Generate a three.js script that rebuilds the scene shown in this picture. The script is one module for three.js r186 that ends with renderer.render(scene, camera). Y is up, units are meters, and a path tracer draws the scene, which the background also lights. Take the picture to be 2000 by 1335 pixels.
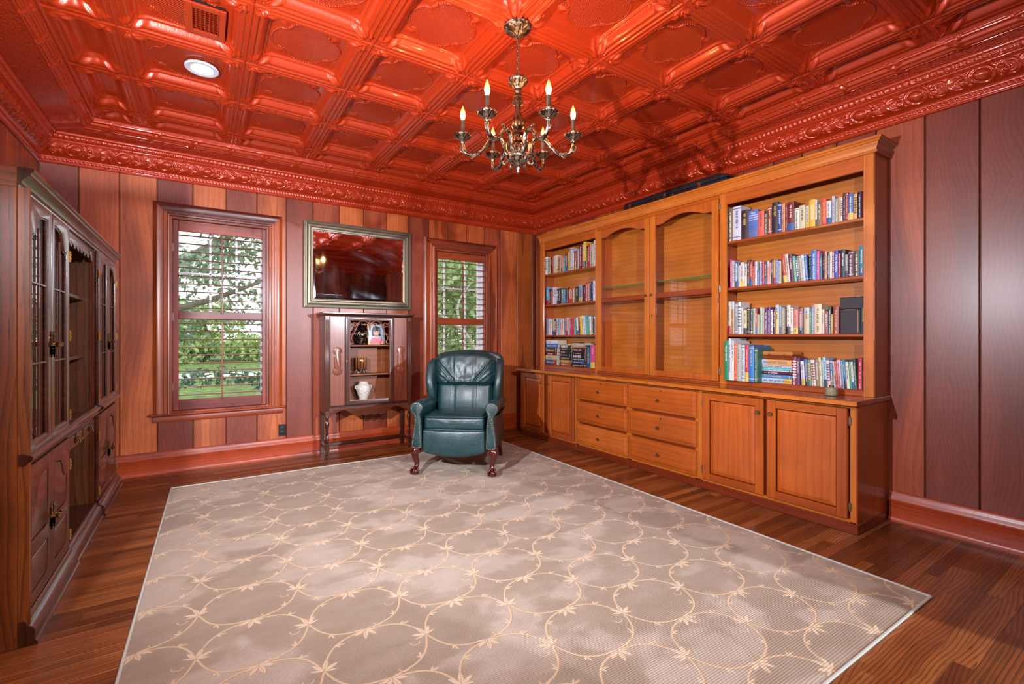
import * as THREE from 'three';
import { mergeGeometries, mergeVertices, toCreasedNormals } from 'three/addons/utils/BufferGeometryUtils.js';
import { RectAreaLightUniformsLib } from 'three/addons/lights/RectAreaLightUniformsLib.js';

// ------------------------------------------------------------------ camera, sky, lights, exposure
const scene = new THREE.Scene();
const YAW = 0.5845, FPX = 912.57, EYE = 1.2;
const camera = new THREE.PerspectiveCamera(2 * Math.atan(667.5 / FPX) * 180 / Math.PI, 2000 / 1335, 0.05, 200);
camera.position.set(0, EYE, 0);
camera.lookAt(Math.sin(YAW), EYE, -Math.cos(YAW));
camera.setViewOffset(2000, 1335, 0, 10.36, 2000, 1335);
const renderer = new THREE.WebGLRenderer({ antialias: true });
renderer.toneMapping = THREE.LinearToneMapping;
renderer.toneMappingExposure = 1.0;
renderer.shadowMap.enabled = true;
RectAreaLightUniformsLib.init();
scene.background = new THREE.Color(0.93, 0.97, 1.0);   // bright overcast sky
scene.backgroundIntensity = 2.1;

const STROBES = [   // unseen strobes, placed by the shadows they cast: position, aim, candela, half-angle, penumbra
  { p: [-0.74, 1.72, -1.42], aim: [2.0, 2.0, -3.6], cd: 48, ang: 1.3, pen: 0.7, size: 0.8 },
  { p: [0.95, 2.02, 0.34], aim: [1.2, 1.55, -3.4], cd: 24, ang: 1.3, pen: 0.6, size: 1.3 },
  { p: [3.3, 1.95, 3.4], aim: [1.7, 0.95, -4.2], cd: 110, ang: 0.5, pen: 0.6, size: 1.8 },
];
const CAN_CD = 3.2, CANDLE_CD = 0.35;

// ------------------------------------------------------------------ the room (metres)
const XL = -1.08, XR = 3.766, ZB = -5.118, ZF = 0.7, YC = 2.894;

// ------------------------------------------------------------------ helpers
let SEED = 12345;
function rng(seed) { let s = seed >>> 0; return () => { s = (s + 0x6d2b79f5) | 0; let t = Math.imul(s ^ (s >>> 15), 1 | s); t = (t + Math.imul(t ^ (t >>> 7), 61 | t)) ^ t; return ((t ^ (t >>> 14)) >>> 0) / 4294967296; }; }
const R = rng(77);
const hash2 = (x, y) => { let h = (Math.imul(x, 374761393) + Math.imul(y, 668265263)) | 0; h = Math.imul(h ^ (h >>> 13), 1274126177); return ((h ^ (h >>> 16)) >>> 0) / 4294967296; };
function vn(x, y) {                     // value noise 0..1
  const xi = Math.floor(x), yi = Math.floor(y); let fx = x - xi, fy = y - yi;
  fx = fx * fx * (3 - 2 * fx); fy = fy * fy * (3 - 2 * fy);
  const a = hash2(xi, yi), b = hash2(xi + 1, yi), c = hash2(xi, yi + 1), d = hash2(xi + 1, yi + 1);
  return a + (b - a) * fx + (c - a) * fy + (a - b - c + d) * fx * fy;
}
const fbm = (x, y, o = 3) => { let s = 0, a = 0.5, t = 0; for (let i = 0; i < o; i++) { s += a * vn(x, y); t += a; x = x * 2.03 + 17.1; y = y * 2.03 + 31.7; a *= 0.5; } return s / t; };
const clamp = (x, a = 0, b = 1) => Math.min(b, Math.max(a, x));
const sstep = (a, b, x) => { x = clamp((x - a) / (b - a)); return x * x * (3 - 2 * x); };
const lerp = (a, b, t) => a + (b - a) * t;
const V = (x, y, z) => new THREE.Vector3(x, y, z);

function dataTex(w, h, fn, { srgb = true, su = 1, sv = 1 } = {}) {      // su, sv: the metres one tile of it covers
  const d = new Uint8Array(w * h * 4), c = [0, 0, 0];
  for (let y = 0; y < h; y++) for (let x = 0; x < w; x++) { fn(x, y, c); const k = (y * w + x) * 4; d[k] = c[0]; d[k + 1] = c[1]; d[k + 2] = c[2]; d[k + 3] = 255; }
  const t = new THREE.DataTexture(d, w, h);
  t.wrapS = t.wrapT = THREE.RepeatWrapping; t.magFilter = THREE.LinearFilter; t.repeat.set(1 / su, 1 / sv);
  if (srgb) t.colorSpace = THREE.SRGBColorSpace;
  t.needsUpdate = true; return t;
}
function canvasTex(w, h, draw, { srgb = true, su = 1, sv = 1 } = {}) {
  const cv = document.createElement('canvas'); cv.width = w; cv.height = h; draw(cv.getContext('2d'), w, h);
  const t = new THREE.CanvasTexture(cv); t.wrapS = t.wrapT = THREE.RepeatWrapping; t.repeat.set(1 / su, 1 / sv);
  if (srgb) t.colorSpace = THREE.SRGBColorSpace;
  return t;
}
// grain runs along v; colours are relative, each material tints them
function woodTex(w, h, su, sv, o, seed) {
  const off = seed * 13.7;
  return dataTex(w, h, (px, py, c) => {
    // wrap softly in both directions by mirroring
    const u = Math.abs(px / w * 2 - 1) * su * 0.5, v = Math.abs(py / h * 2 - 1) * sv * 0.5;
    const warp = (fbm(u * 3 + off, v * 1.1, 3) - 0.5) * o.warp + (fbm(u * 9 + off, v * 3.5 + 5, 2) - 0.5) * o.warp * 0.22;
    const t = u + warp;
    const ring = t * o.rings + o.cath * fbm(u * 2 + off, v * 0.7 + 3, 2);
    const f = ring - Math.floor(ring), line = Math.pow(f, o.sharp) * sstep(1, 0.93, f);
    const band = fbm(t * o.band + off, v * 0.45 + 9, 3);
    const fine = vn(t * 420, v * 9 + off) * 0.6 + vn(t * 900, v * 22) * 0.4;
    const pore = sstep(0.80, 0.92, vn(u * 700 + warp * 180, v * 16 + off));
    let L = 1 - o.line * line - o.fine * (fine - 0.5) - o.pore * pore;
    const k = sstep(o.b0, o.b1, band);                                 // dark, cooler heartwood bands
    const mot = 1 + o.mot * (fbm(u * 6 + 40 + off, v * 5, 2) - 0.5);
    const r = lerp(o.lo[0], o.hi[0], k) * L * mot, g = lerp(o.lo[1], o.hi[1], k) * L * mot, b = lerp(o.lo[2], o.hi[2], k) * L * mot;
    c[0] = clamp(r, 0, 255); c[1] = clamp(g, 0, 255); c[2] = clamp(b, 0, 255);
  }, { su: su * 1, sv: sv * 1 });
}

// ---- materials
const mats = new Map();
function mat(key, p) { if (!mats.has(key)) { const m = new THREE.MeshPhysicalMaterial(p); m.name = key; mats.set(key, m); } return mats.get(key); }
const MAHOG = { warp: 0.11, rings: 26, cath: 3, sharp: 2.2, band: 7, line: 0.13, fine: 0.16, pore: 0.13, b0: 0.42, b1: 0.72, lo: [244, 206, 188], hi: [188, 142, 132], mot: 0.2 };
const T = {
  mahA: woodTex(384, 1280, 0.7, 2.7, MAHOG, 1),
  mahB: woodTex(384, 1280, 0.7, 2.7, { ...MAHOG, rings: 34, warp: 0.22, cath: 5, b0: 0.48, b1: 0.64, lo: [246, 200, 172] }, 2),
  mahC: woodTex(384, 1280, 0.7, 2.7, { ...MAHOG, rings: 42, warp: 0.26, cath: 10, band: 4, line: 0.15, hi: [194, 150, 132] }, 3),
  cherry: woodTex(512, 1024, 0.8, 2.0, { warp: 0.05, rings: 22, cath: 1.4, sharp: 1.8, band: 5, line: 0.10, fine: 0.10, pore: 0.05, b0: 0.35, b1: 0.8, lo: [244, 226, 210], hi: [214, 178, 152], mot: 0.16 }, 4),
  oak: woodTex(512, 1024, 0.8, 1.9, { warp: 0.12, rings: 30, cath: 5, sharp: 3, band: 6, line: 0.34, fine: 0.16, pore: 0.30, b0: 0.35, b1: 0.75, lo: [236, 220, 204], hi: [190, 160, 140], mot: 0.2 }, 5),
  floor: woodTex(1024, 1024, 0.9, 1.5, { warp: 0.085, rings: 72, cath: 7, sharp: 3.4, band: 9, line: 0.48, fine: 0.14, pore: 0.22, b0: 0.35, b1: 0.75, lo: [238, 218, 200], hi: [200, 168, 146], mot: 0.2 }, 6),
};
const wood = (tex, hex, rough = 0.42, coat = 0.3, cr = 0.22) => mat(`${tex} ${hex} ${rough} ${coat}`, { map: T[tex], color: new THREE.Color(hex), roughness: rough, clearcoat: coat, clearcoatRoughness: cr });
const plain = (key, hex, rough = 0.5, o = {}) => mat(key, { color: new THREE.Color(hex), roughness: rough, ...o });
const brass = plain('brass', '#b08a46', 0.28, { metalness: 1 });
const oldBrass = plain('old brass', '#8d7548', 0.36, { metalness: 0.9 });
const steel = plain('steel', '#b8b4ae', 0.3, { metalness: 1 });
const glass = mat('pane glass', { color: new THREE.Color('#ffffff'), roughness: 0.0, transmission: 1, thickness: 0, ior: 1.5 });

// ---- geometry: every helper returns a non-indexed geometry with position, normal, uv in metres
function fin(g) {
  const n = g.index ? g.toNonIndexed() : g;
  for (const k of Object.keys(n.attributes)) if (!['position', 'normal', 'uv'].includes(k)) n.deleteAttribute(k);
  if (!n.attributes.normal) n.computeVertexNormals();
  if (!n.attributes.uv) n.setAttribute('uv', new THREE.BufferAttribute(new Float32Array(n.attributes.position.count * 2), 2));
  n.clearGroups?.(); n.groups = []; n.morphAttributes = {};
  return n;
}
const join = (list) => (Array.isArray(list) ? (list.length === 1 ? list[0] : mergeGeometries(list.map(fin), false)) : list);
const mv = (g, x = 0, y = 0, z = 0) => g.translate(x, y, z);
function tri(P, N, U, a, b, c, n, uv) { for (const p of [a, b, c]) { P.push(p[0], p[1], p[2]); N.push(n[0], n[1], n[2]); U.push(...uv(p)); } }
function made(P, N, U) {
  const g = new THREE.BufferGeometry();
  g.setAttribute('position', new THREE.BufferAttribute(new Float32Array(P), 3));
  if (N) g.setAttribute('normal', new THREE.BufferAttribute(new Float32Array(N), 3));
  g.setAttribute('uv', new THREE.BufferAttribute(new Float32Array(U), 2));
  if (!N) g.computeVertexNormals();
  return g;
}
// a box with chamfered edges, from x0..x1, y0..y1, z0..z1; grain: axis index the wood grain follows (default the longest)
function bx(x0, x1, y0, y1, z0, z1, b = 0.002, grain = -1, uo = R() * 5, vo = R() * 5) {
  const lo = [Math.min(x0, x1), Math.min(y0, y1), Math.min(z0, z1)], hi = [Math.max(x0, x1), Math.max(y0, y1), Math.max(z0, z1)];
  const s = [0, 1, 2].map((i) => hi[i] - lo[i]);
  b = Math.min(b, s[0] * 0.3, s[1] * 0.3, s[2] * 0.3);
  if (grain < 0) grain = s.indexOf(Math.max(...s));
  const P = [], N = [], U = [];
  const uvOf = (ax) => { let o = [0, 1, 2].filter((i) => i !== ax); let gv = o.includes(grain) ? grain : o[1]; let gu = o.find((i) => i !== gv); return (p) => [p[gu] + uo, p[gv] + vo]; };
  const corner = (sx, sy, sz, ax) => { const g = [sx, sy, sz]; return [0, 1, 2].map((i) => { const e = i === ax ? 0 : b; return g[i] > 0 ? hi[i] - e : lo[i] + e; }); };
  const quad = (a, b2, c, d, n, uv) => { const ab = [0, 1, 2].map((i) => b2[i] - a[i]), ac = [0, 1, 2].map((i) => c[i] - a[i]); const cr = [ab[1] * ac[2] - ab[2] * ac[1], ab[2] * ac[0] - ab[0] * ac[2], ab[0] * ac[1] - ab[1] * ac[0]];
    if (cr[0] * n[0] + cr[1] * n[1] + cr[2] * n[2] < 0) [b2, d] = [d, b2]; tri(P, N, U, a, b2, c, n, uv); tri(P, N, U, a, c, d, n, uv); };
  for (let ax = 0; ax < 3; ax++) for (const sg of [-1, 1]) {
    const [p, q] = [0, 1, 2].filter((i) => i !== ax), mk = (a, c) => { const k = [0, 0, 0]; k[ax] = sg; k[p] = a; k[q] = c; return corner(k[0], k[1], k[2], ax); };
    const n = [0, 0, 0]; n[ax] = sg; quad(mk(-1, -1), mk(1, -1), mk(1, 1), mk(-1, 1), n, uvOf(ax));
  }
  if (b > 0) {
    for (let ax = 0; ax < 3; ax++) { const [p, q] = [0, 1, 2].filter((i) => i !== ax);
      for (const a of [-1, 1]) for (const c of [-1, 1]) { const mk = (e, which) => { const k = [0, 0, 0]; k[ax] = e; k[p] = a; k[q] = c; return corner(k[0], k[1], k[2], which); };
        const n = [0, 0, 0]; n[p] = a * 0.7071; n[q] = c * 0.7071; quad(mk(-1, p), mk(1, p), mk(1, q), mk(-1, q), n, uvOf(p)); } }
    for (const a of [-1, 1]) for (const c of [-1, 1]) for (const e of [-1, 1]) { const n = [a, c, e].map((v) => v * 0.57735); let A = corner(a, c, e, 0), B = corner(a, c, e, 1), C = corner(a, c, e, 2); if (a * c * e < 0) [B, C] = [C, B]; tri(P, N, U, A, B, C, n, uvOf(0)); }
  }
  return made(P, N, U);
}
// a moulding: profile points [out, up] drawn from the wall outwards, run from a to b; out / up are unit vectors; m0, m1: mitre shift per metre of out (or up, with mu)
function run(profile, a, b, out, up, m0 = 0, m1 = 0, { seg = 1, caps = true, smooth = true, mu = 0 } = {}) {
  const d = b.clone().sub(a), len = d.length(); d.normalize();
  const P = [], U = []; let s = 0; const uo = R() * 3, vo = R() * 3;
  const at = (p, k) => { const base = k === 0 ? a.clone().addScaledVector(d, -(m0 * (mu ? p[1] : p[0]))) : b.clone().addScaledVector(d, m1 * (mu ? p[1] : p[0])); return base.addScaledVector(out, p[0]).addScaledVector(up, p[1]); };
  const flip = d.clone().cross(up).dot(out) < 0;
  for (let i = 0; i + 1 < profile.length; i++) {
    const p = profile[i], q = profile[i + 1], dl = Math.hypot(q[0] - p[0], q[1] - p[1]);
    const A = at(p, 0), B = at(p, 1), C = at(q, 1), D = at(q, 0);
    const push = (X, u, v) => { P.push(X.x, X.y, X.z); U.push(u + uo, v + vo); };
    const qd = [[A, s, 0], [B, s, len], [C, s + dl, len], [D, s + dl, 0]];
    const o = flip ? [0, 1, 2, 0, 2, 3] : [0, 2, 1, 0, 3, 2];
    for (const k of o) push(...qd[k]);
    s += dl;
  }
  if (caps) { const tr = THREE.ShapeUtils.triangulateShape(profile.map((p) => new THREE.Vector2(p[0], p[1])), []);
    for (const k of [0, 1]) for (const f of tr) { const q = f.map((i) => at(profile[i], k)); const n = q[1].clone().sub(q[0]).cross(q[2].clone().sub(q[0])); if ((n.dot(d) > 0) === (k === 0)) q.reverse(); for (const Q of q) { P.push(Q.x, Q.y, Q.z); U.push(Q.x + Q.z, Q.y); } } }
  const g = made(P, null, U);
  return smooth ? toCreasedNormals(g, 0.6) : g;
}
const lathe = (pts, seg = 20, a0 = 0, a1 = Math.PI * 2) => fin(toCreasedNormals(new THREE.LatheGeometry(pts.map((p) => new THREE.Vector2(Math.max(p[0], 0.00001), p[1])), seg, a0, a1), 0.7));
// a tube with its own radius at every point; pts: Vector3[], rad: number or (t) => number
function loft(pts, rad, seg = 10, n = 40, { sq = 0 } = {}) {
  const cu = new THREE.CatmullRomCurve3(pts, false, 'centripetal'), fr = cu.computeFrenetFrames(n, false), P = [], I = [], U = [];
  for (let i = 0; i <= n; i++) { const t = i / n, c = cu.getPointAt(t), r = typeof rad === 'number' ? rad : rad(t);
    for (let j = 0; j <= seg; j++) { const a = j / seg * Math.PI * 2, f = 1 + sq * Math.cos(a * 6); const q = c.clone().addScaledVector(fr.normals[i], Math.cos(a) * r * f).addScaledVector(fr.binormals[i], Math.sin(a) * r * f); P.push(q.x, q.y, q.z); U.push(j / seg * 0.1, t); } }
  for (let i = 0; i < n; i++) for (let j = 0; j < seg; j++) { const a = i * (seg + 1) + j, b = a + seg + 1; I.push(a, a + 1, b, b, a + 1, b + 1); }
  const g = made(P, [], U); g.deleteAttribute('normal'); g.setIndex(I); g.computeVertexNormals();
  const caps = []; for (const k of [0, n]) { const c = new THREE.SphereGeometry((typeof rad === 'number' ? rad : rad(k / n)) * 0.98, seg, 6); const p = cu.getPointAt(k / n); caps.push(c.translate(p.x, p.y, p.z)); }
  return join([g, ...caps].map(fin));
}
const shapeOf = (pts) => new THREE.Shape(pts.map((p) => new THREE.Vector2(p[0], p[1])));
// extrude an outline (x, y) to thickness d along +z with a rounded edge
function ext(pts, d, bev = 0.003, { holes = [], seg = 2, crease = 0.5 } = {}) {
  const s = pts.isShape ? pts : shapeOf(pts); for (const h of holes) s.holes.push(new THREE.Path(h.map((p) => new THREE.Vector2(p[0], p[1]))));
  const g = new THREE.ExtrudeGeometry(s, { depth: Math.max(d - 2 * bev, 0.0001), bevelEnabled: bev > 0, bevelSize: bev, bevelThickness: bev, bevelOffset: -bev, bevelSegments: seg, curveSegments: 12, steps: 1 });
  g.translate(0, 0, bev); return fin(toCreasedNormals(g, crease));
}
// the grid surface f(u, v) -> [x, y, z], u, v in 0..1
function surf(nu, nv, f, su = 1, sv = 1) {
  const P = [], U = [], I = [];
  for (let j = 0; j <= nv; j++) for (let i = 0; i <= nu; i++) { const p = f(i / nu, j / nv); P.push(p[0], p[1], p[2]); U.push(i / nu * su, j / nv * sv); }
  for (let j = 0; j < nv; j++) for (let i = 0; i < nu; i++) { const a = j * (nu + 1) + i, b = a + nu + 1; I.push(a, a + 1, b, b, a + 1, b + 1); }
  const g = new THREE.BufferGeometry(); g.setAttribute('position', new THREE.BufferAttribute(new Float32Array(P), 3)); g.setAttribute('uv', new THREE.BufferAttribute(new Float32Array(U), 2)); g.setIndex(I); g.computeVertexNormals(); return g;
}
// a soft cushion: a box w x h x d whose corners are rounded and whose faces swell; bump(nx, ny, nz) adds along the face
function cushion(w, h, d, { r = 0.04, puff = [0.01, 0.01, 0.01], n = 26, fn = null } = {}) {
  const g = new THREE.BoxGeometry(2, 2, 2, n, n, n), p = g.attributes.position, uv = g.attributes.uv, H = [w / 2, h / 2, d / 2];
  for (let i = 0; i < p.count; i++) {
    const q = [p.getX(i), p.getY(i), p.getZ(i)];
    // pull the grid lines to the edges so that the rounding gets vertices
    const e = q.map((v) => Math.sign(v) * (1 - Math.pow(1 - Math.abs(v), 1.6)));
    const c = e.map((v, k) => v * H[k]), inner = c.map((v, k) => clamp(v, -(H[k] - r), H[k] - r));
    const dv = c.map((v, k) => v - inner[k]), L = Math.hypot(...dv) || 1; let m = inner.map((v, k) => v + dv[k] / L * r);
    const wgt = [0, 1, 2].map((k) => (1 - e[(k + 1) % 3] ** 2) * (1 - e[(k + 2) % 3] ** 2));
    m = m.map((v, k) => v + Math.sign(dv[k] || 0) * (Math.abs(dv[k]) > r * 0.5 ? puff[k] * Math.pow(wgt[k], 0.7) : 0));
    if (fn) m = fn(m, e) || m;
    p.setXYZ(i, ...m);
    uv.setXY(i, m[0] + m[2] * 0.4, m[1] + m[2] * 0.6);
  }
  const k = g.clone(); k.deleteAttribute('normal'); k.deleteAttribute('uv'); const mg = mergeVertices(k, 1e-5); mg.computeVertexNormals();
  // carry smooth normals back
  const map = new Map(), mp = mg.attributes.position, mn = mg.attributes.normal, key = (x, y, z) => `${Math.round(x * 2e4)},${Math.round(y * 2e4)},${Math.round(z * 2e4)}`;
  for (let i = 0; i < mp.count; i++) map.set(key(mp.getX(i), mp.getY(i), mp.getZ(i)), i);
  for (let i = 0; i < p.count; i++) { const a = map.get(key(p.getX(i), p.getY(i), p.getZ(i))); if (a !== undefined) g.attributes.normal.setXYZ(i, mn.getX(a), mn.getY(a), mn.getZ(a)); }
  return fin(g);
}
function instanceGeo(g, list) { return join(list.map((m) => fin(g.clone()).applyMatrix4(m))); }
const M4 = (x, y, z, rx = 0, ry = 0, rz = 0, s = 1) => new THREE.Matrix4().compose(V(x, y, z), new THREE.Quaternion().setFromEuler(new THREE.Euler(rx, ry, rz)), V(s, s, s));

// ---- objects
const used = new Map();
function numbered(n) { const k = used.get(n) ?? 0; used.set(n, k + 1); return k ? `${n}_${String(k).padStart(3, '0')}` : n; }
function add(name, geos, m, parent, ud) {
  const o = new THREE.Mesh(join(geos), m); o.name = parent ? name : numbered(name); o.castShadow = o.receiveShadow = true;
  (parent ?? scene).add(o); if (ud) Object.assign(o.userData, ud); return o;
}
function sub(name, parent, ud) { const o = new THREE.Group(); o.name = name; parent.add(o); if (ud) Object.assign(o.userData, ud); return o; }
function thing(name, label, category, [x, y, z] = [0, 0, 0], ry = 0, group) {
  const o = new THREE.Group(); o.name = numbered(name); scene.add(o); o.position.set(x, y, z); o.rotation.y = ry; o.userData = { label, category }; if (group) o.userData.group = group; return o;
}
function structure(name) { const o = new THREE.Group(); o.name = name; o.userData.kind = 'structure'; scene.add(o); return o; }
// ------------------------------------------------------------------ walls of vertical planks
const X = V(1, 0, 0), Y = V(0, 1, 0), Z = V(0, 0, 1), nX = V(-1, 0, 0), nZ = V(0, 0, -1);
const W1 = { x0: -0.246, x1: 0.540, y0: 0.525, y1: 2.272, cx0: -0.362, cx1: 0.659, cy1: 2.385 };      // opening and casing of the window by the hutch
const W2 = { x0: 2.282, x1: 3.022, y0: 0.525, y1: 2.246, cx0: 2.143, cx1: 3.134, cy1: 2.364 };
const slot = wood('cherry', '#8a4a14', 0.5, 0.2);
const TONE = {       // plank colours: red-brown, orange, pale orange, purple
  r: ['mahA', '#a85c3a'], o: ['mahB', '#bc7040'], p: ['mahA', '#cc8048'], v: ['mahC', '#9e5a46'], d: ['mahC', '#96503a'], y: ['mahB', '#ac6a2e'], b: ['mahC', '#a66046'], s: ['mahB', '#a0583e'],
};
const plankMat = (t) => wood(TONE[t][0], TONE[t][1], 0.40, 0.35, 0.28);
{
  // back wall: plank edges measured along x
  const wall = structure('wall_back'), xs = [-1.08, -0.842, -0.587, -0.333, -0.074, 0.182, 0.436, 0.692, 0.942, 1.2, 1.454, 1.71, 1.961, 2.216, 2.469, 2.719, 2.972, 3.212, 3.467, 3.713, 3.766];
  const tones = 'vopvpbpvrprpvooorpyd'.split('');
  const core = [];
  const cuts = [XL, W1.x0, W1.x1, W2.x0, W2.x1, XR];
  for (let i = 0; i < 5; i++) { if (i % 2 === 0) core.push(bx(cuts[i], cuts[i + 1], 0, 3.0, ZB - 0.2, ZB - 0.02, 0)); else { const w = i === 1 ? W1 : W2; core.push(bx(cuts[i], cuts[i + 1], 0, w.y0, ZB - 0.2, ZB - 0.02, 0), bx(cuts[i], cuts[i + 1], w.y1, 3.0, ZB - 0.2, ZB - 0.02, 0)); } }
  add('wall_core', core, slot, wall);
  for (let i = 0; i + 1 < xs.length; i++) {
    const a = xs[i] + 0.004, b = xs[i + 1] - 0.004, m = plankMat(tones[i]);
    const spans = [[0.12, 2.66]];
    for (const w of [W1, W2]) if (b > w.cx0 + 0.03 && a < w.cx1 - 0.03) { const inside = a > w.cx0 - 0.02 && b < w.cx1 + 0.02;
      if (inside) { spans.length = 0; spans.push([0.12, w.y0 + 0.01], [w.cy1 - 0.05, 2.66]); }
      else { // a plank that passes beside the opening is notched round it
        const g = []; const left = a < w.cx0; const xa = left ? a : w.cx1 - 0.05, xb = left ? w.cx0 + 0.05 : b; const uo = R() * 5, vo = R() * 5;
        g.push(bx(xa, xb, 0.12, 2.66, ZB - 0.02, ZB, 0.0015, 1, uo, vo), bx(left ? xb : a, left ? b : xa, 0.12, w.y0 + 0.01, ZB - 0.02, ZB, 0.0015, 1, uo, vo), bx(left ? xb : a, left ? b : xa, w.cy1 - 0.05, 2.66, ZB - 0.02, ZB, 0.0015, 1, uo, vo));
        add('plank', g, m, wall); spans.length = 0; } }
    for (const [y0, y1] of spans) add('plank', bx(a, b, y0, y1, ZB - 0.02, ZB, 0.0025, 1), m, wall);
  }
}
{
  const wall = structure('wall_right');
  add('wall_core', bx(XR + 0.02, XR + 0.2, 0, 3.0, ZB - 0.2, ZF + 0.2, 0), slot, wall);
  const zs = [ZB, -4.86, -4.62, -4.38, -4.13, -3.89, -3.64, -3.40, -3.15, -2.91, -2.67, -2.43, -2.19, -1.945, -1.732, -1.5, -1.266, -1.012, -0.764, -0.51, -0.26, 0, 0.25, 0.5, ZF], t = 'ypydvyrdyvdyvdyvrdvvbrod'.split('');
  for (let i = 0; i + 1 < zs.length; i++) add('plank', bx(XR, XR + 0.02, 0.12, 2.66, zs[i] + 0.004, zs[i + 1] - 0.004, 0.0025, 1), plankMat(t[i % t.length]), wall);
}
{
  const wall = structure('wall_left');
  add('wall_core', bx(XL - 0.2, XL - 0.02, 0, 3.0, ZB - 0.2, ZF + 0.2, 0), slot, wall);
  const zs = [ZB, -4.93, -4.726, -4.422, -4.17, -3.92, -3.66, -3.41, -3.15, -2.9, -2.65, -2.4, -2.14, -1.88, -1.63, -1.38, -1.12, -0.86, -0.6, -0.35, -0.1, 0.15, 0.42, ZF], t = 'yryrovpryodr'.split('');
  for (let i = 0; i + 1 < zs.length; i++) add('plank', bx(XL - 0.02, XL, 0.12, 2.66, zs[i] + 0.004, zs[i + 1] - 0.004, 0.0025, 1), plankMat(t[i % t.length]), wall);
}
const DOOR = { x0: 2.02, x1: 2.85, y1: 2.08 };  // doorway out of view; its jamb keeps the third strobe off the bookcase end
{
  const wall = structure('wall_front');
  add('wall_core', [bx(XL, DOOR.x0, 0, 3, ZF + 0.02, ZF + 0.16, 0), bx(DOOR.x1, XR, 0, 3, ZF + 0.02, ZF + 0.16, 0), bx(DOOR.x0, DOOR.x1, DOOR.y1, 3, ZF + 0.02, ZF + 0.16, 0)], slot, wall);
  const t = 'dvrdbvdrvdbr'.split(''); let i = 0;
  for (let x = XL; x < XR - 0.05; x += 0.256, i++) { const a = x + 0.004, b = Math.min(x + 0.252, XR);
    if (b > DOOR.x0 - 0.02 && a < DOOR.x1 + 0.02) add('plank', bx(a, b, DOOR.y1 + 0.02, 2.66, ZF, ZF + 0.02, 0.0025, 1), plankMat(t[i % 12]), wall);
    else add('plank', bx(a, b, 0.12, 2.66, ZF, ZF + 0.02, 0.0025, 1), plankMat(t[i % 12]), wall); }
  const casing = wood('mahA', '#8a4326');
  for (const [a, b, c, d] of [[DOOR.x0 - 0.09, DOOR.x0 + 0.01, 0, DOOR.y1 + 0.09], [DOOR.x1 - 0.01, DOOR.x1 + 0.09, 0, DOOR.y1 + 0.09], [DOOR.x0, DOOR.x1, DOOR.y1 - 0.01, DOOR.y1 + 0.09]]) add('door_casing', bx(a, b, c, d, ZF - 0.02, ZF + 0.01, 0.004), casing, wall);
}
{ // unseen passage that lets the third strobe in; its window shows in the mirror
  const unseen_hall = structure('unseen_hall'), wall = plain('hall paint', '#b9ae9c', 0.8), zf = 4.6;
  add('hall_wall', [bx(1.3, 1.4, 0, 2.7, ZF + 0.16, zf, 0), bx(4.3, 4.4, 0, 2.7, ZF + 0.16, zf, 0), bx(1.3, 1.9, 0, 2.7, zf, zf + 0.1, 0), bx(2.9, 4.4, 0, 2.7, zf, zf + 0.1, 0), bx(1.9, 2.9, 2.3, 2.7, zf, zf + 0.1, 0), bx(1.9, 2.9, 0, 0.8, zf, zf + 0.1, 0), bx(1.4, 4.3, 0, 2.7, ZF + 0.155, ZF + 0.165, 0).translate(0, 3, 0)], wall, unseen_hall);
  add('hall_ceiling', bx(1.3, 4.4, 2.7, 2.8, ZF + 0.16, zf + 0.1, 0), wall, unseen_hall);
  add('hall_floor', bx(1.3, 4.4, -0.1, 0, ZF, zf + 0.1, 0, 0), wood('floor', '#8a4c22'), unseen_hall);
  const sash = plain('white sash', '#dfe0e4', 0.45);
  add('window_frame', [bx(1.9, 1.95, 0.8, 2.3, zf, zf + 0.05), bx(2.85, 2.9, 0.8, 2.3, zf, zf + 0.05), bx(1.9, 2.9, 2.25, 2.3, zf, zf + 0.05), bx(1.9, 2.9, 0.8, 0.85, zf, zf + 0.05), bx(2.38, 2.42, 0.8, 2.3, zf, zf + 0.04), bx(1.9, 2.9, 1.84, 1.88, zf, zf + 0.04)], sash, unseen_hall);
}

// ------------------------------------------------------------------ baseboards
const BASEP = [[0, 0], [0.028, 0], [0.028, 0.012], [0.024, 0.030], [0.020, 0.034], [0.020, 0.128], [0.024, 0.136], [0.024, 0.150], [0.019, 0.160], [0.013, 0.172], [0.011, 0.186], [0.006, 0.194], [0, 0.196]];
const baseMat = wood('mahB', '#b4562c', 0.4, 0.3);
{
  const trim = (name, a, b, out, m0, m1) => { const g = run(BASEP, a, b, out, Y, m0, m1); const o = add(name, g, baseMat, null, { kind: 'structure' }); o.name = name; };
  trim('baseboard_back', V(XL, 0, ZB), V(XR, 0, ZB), Z, 0, 0);
  trim('baseboard_right', V(XR, 0, -1.19), V(XR, 0, ZF), nX, 0, 0);
  trim('baseboard_left', V(XL, 0, -2.54), V(XL, 0, ZF), X, 0, 0);
  trim('baseboard_front', V(XL, 0, ZF), V(DOOR.x0 - 0.09, 0, ZF), nZ, 0, 0);
}

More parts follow.
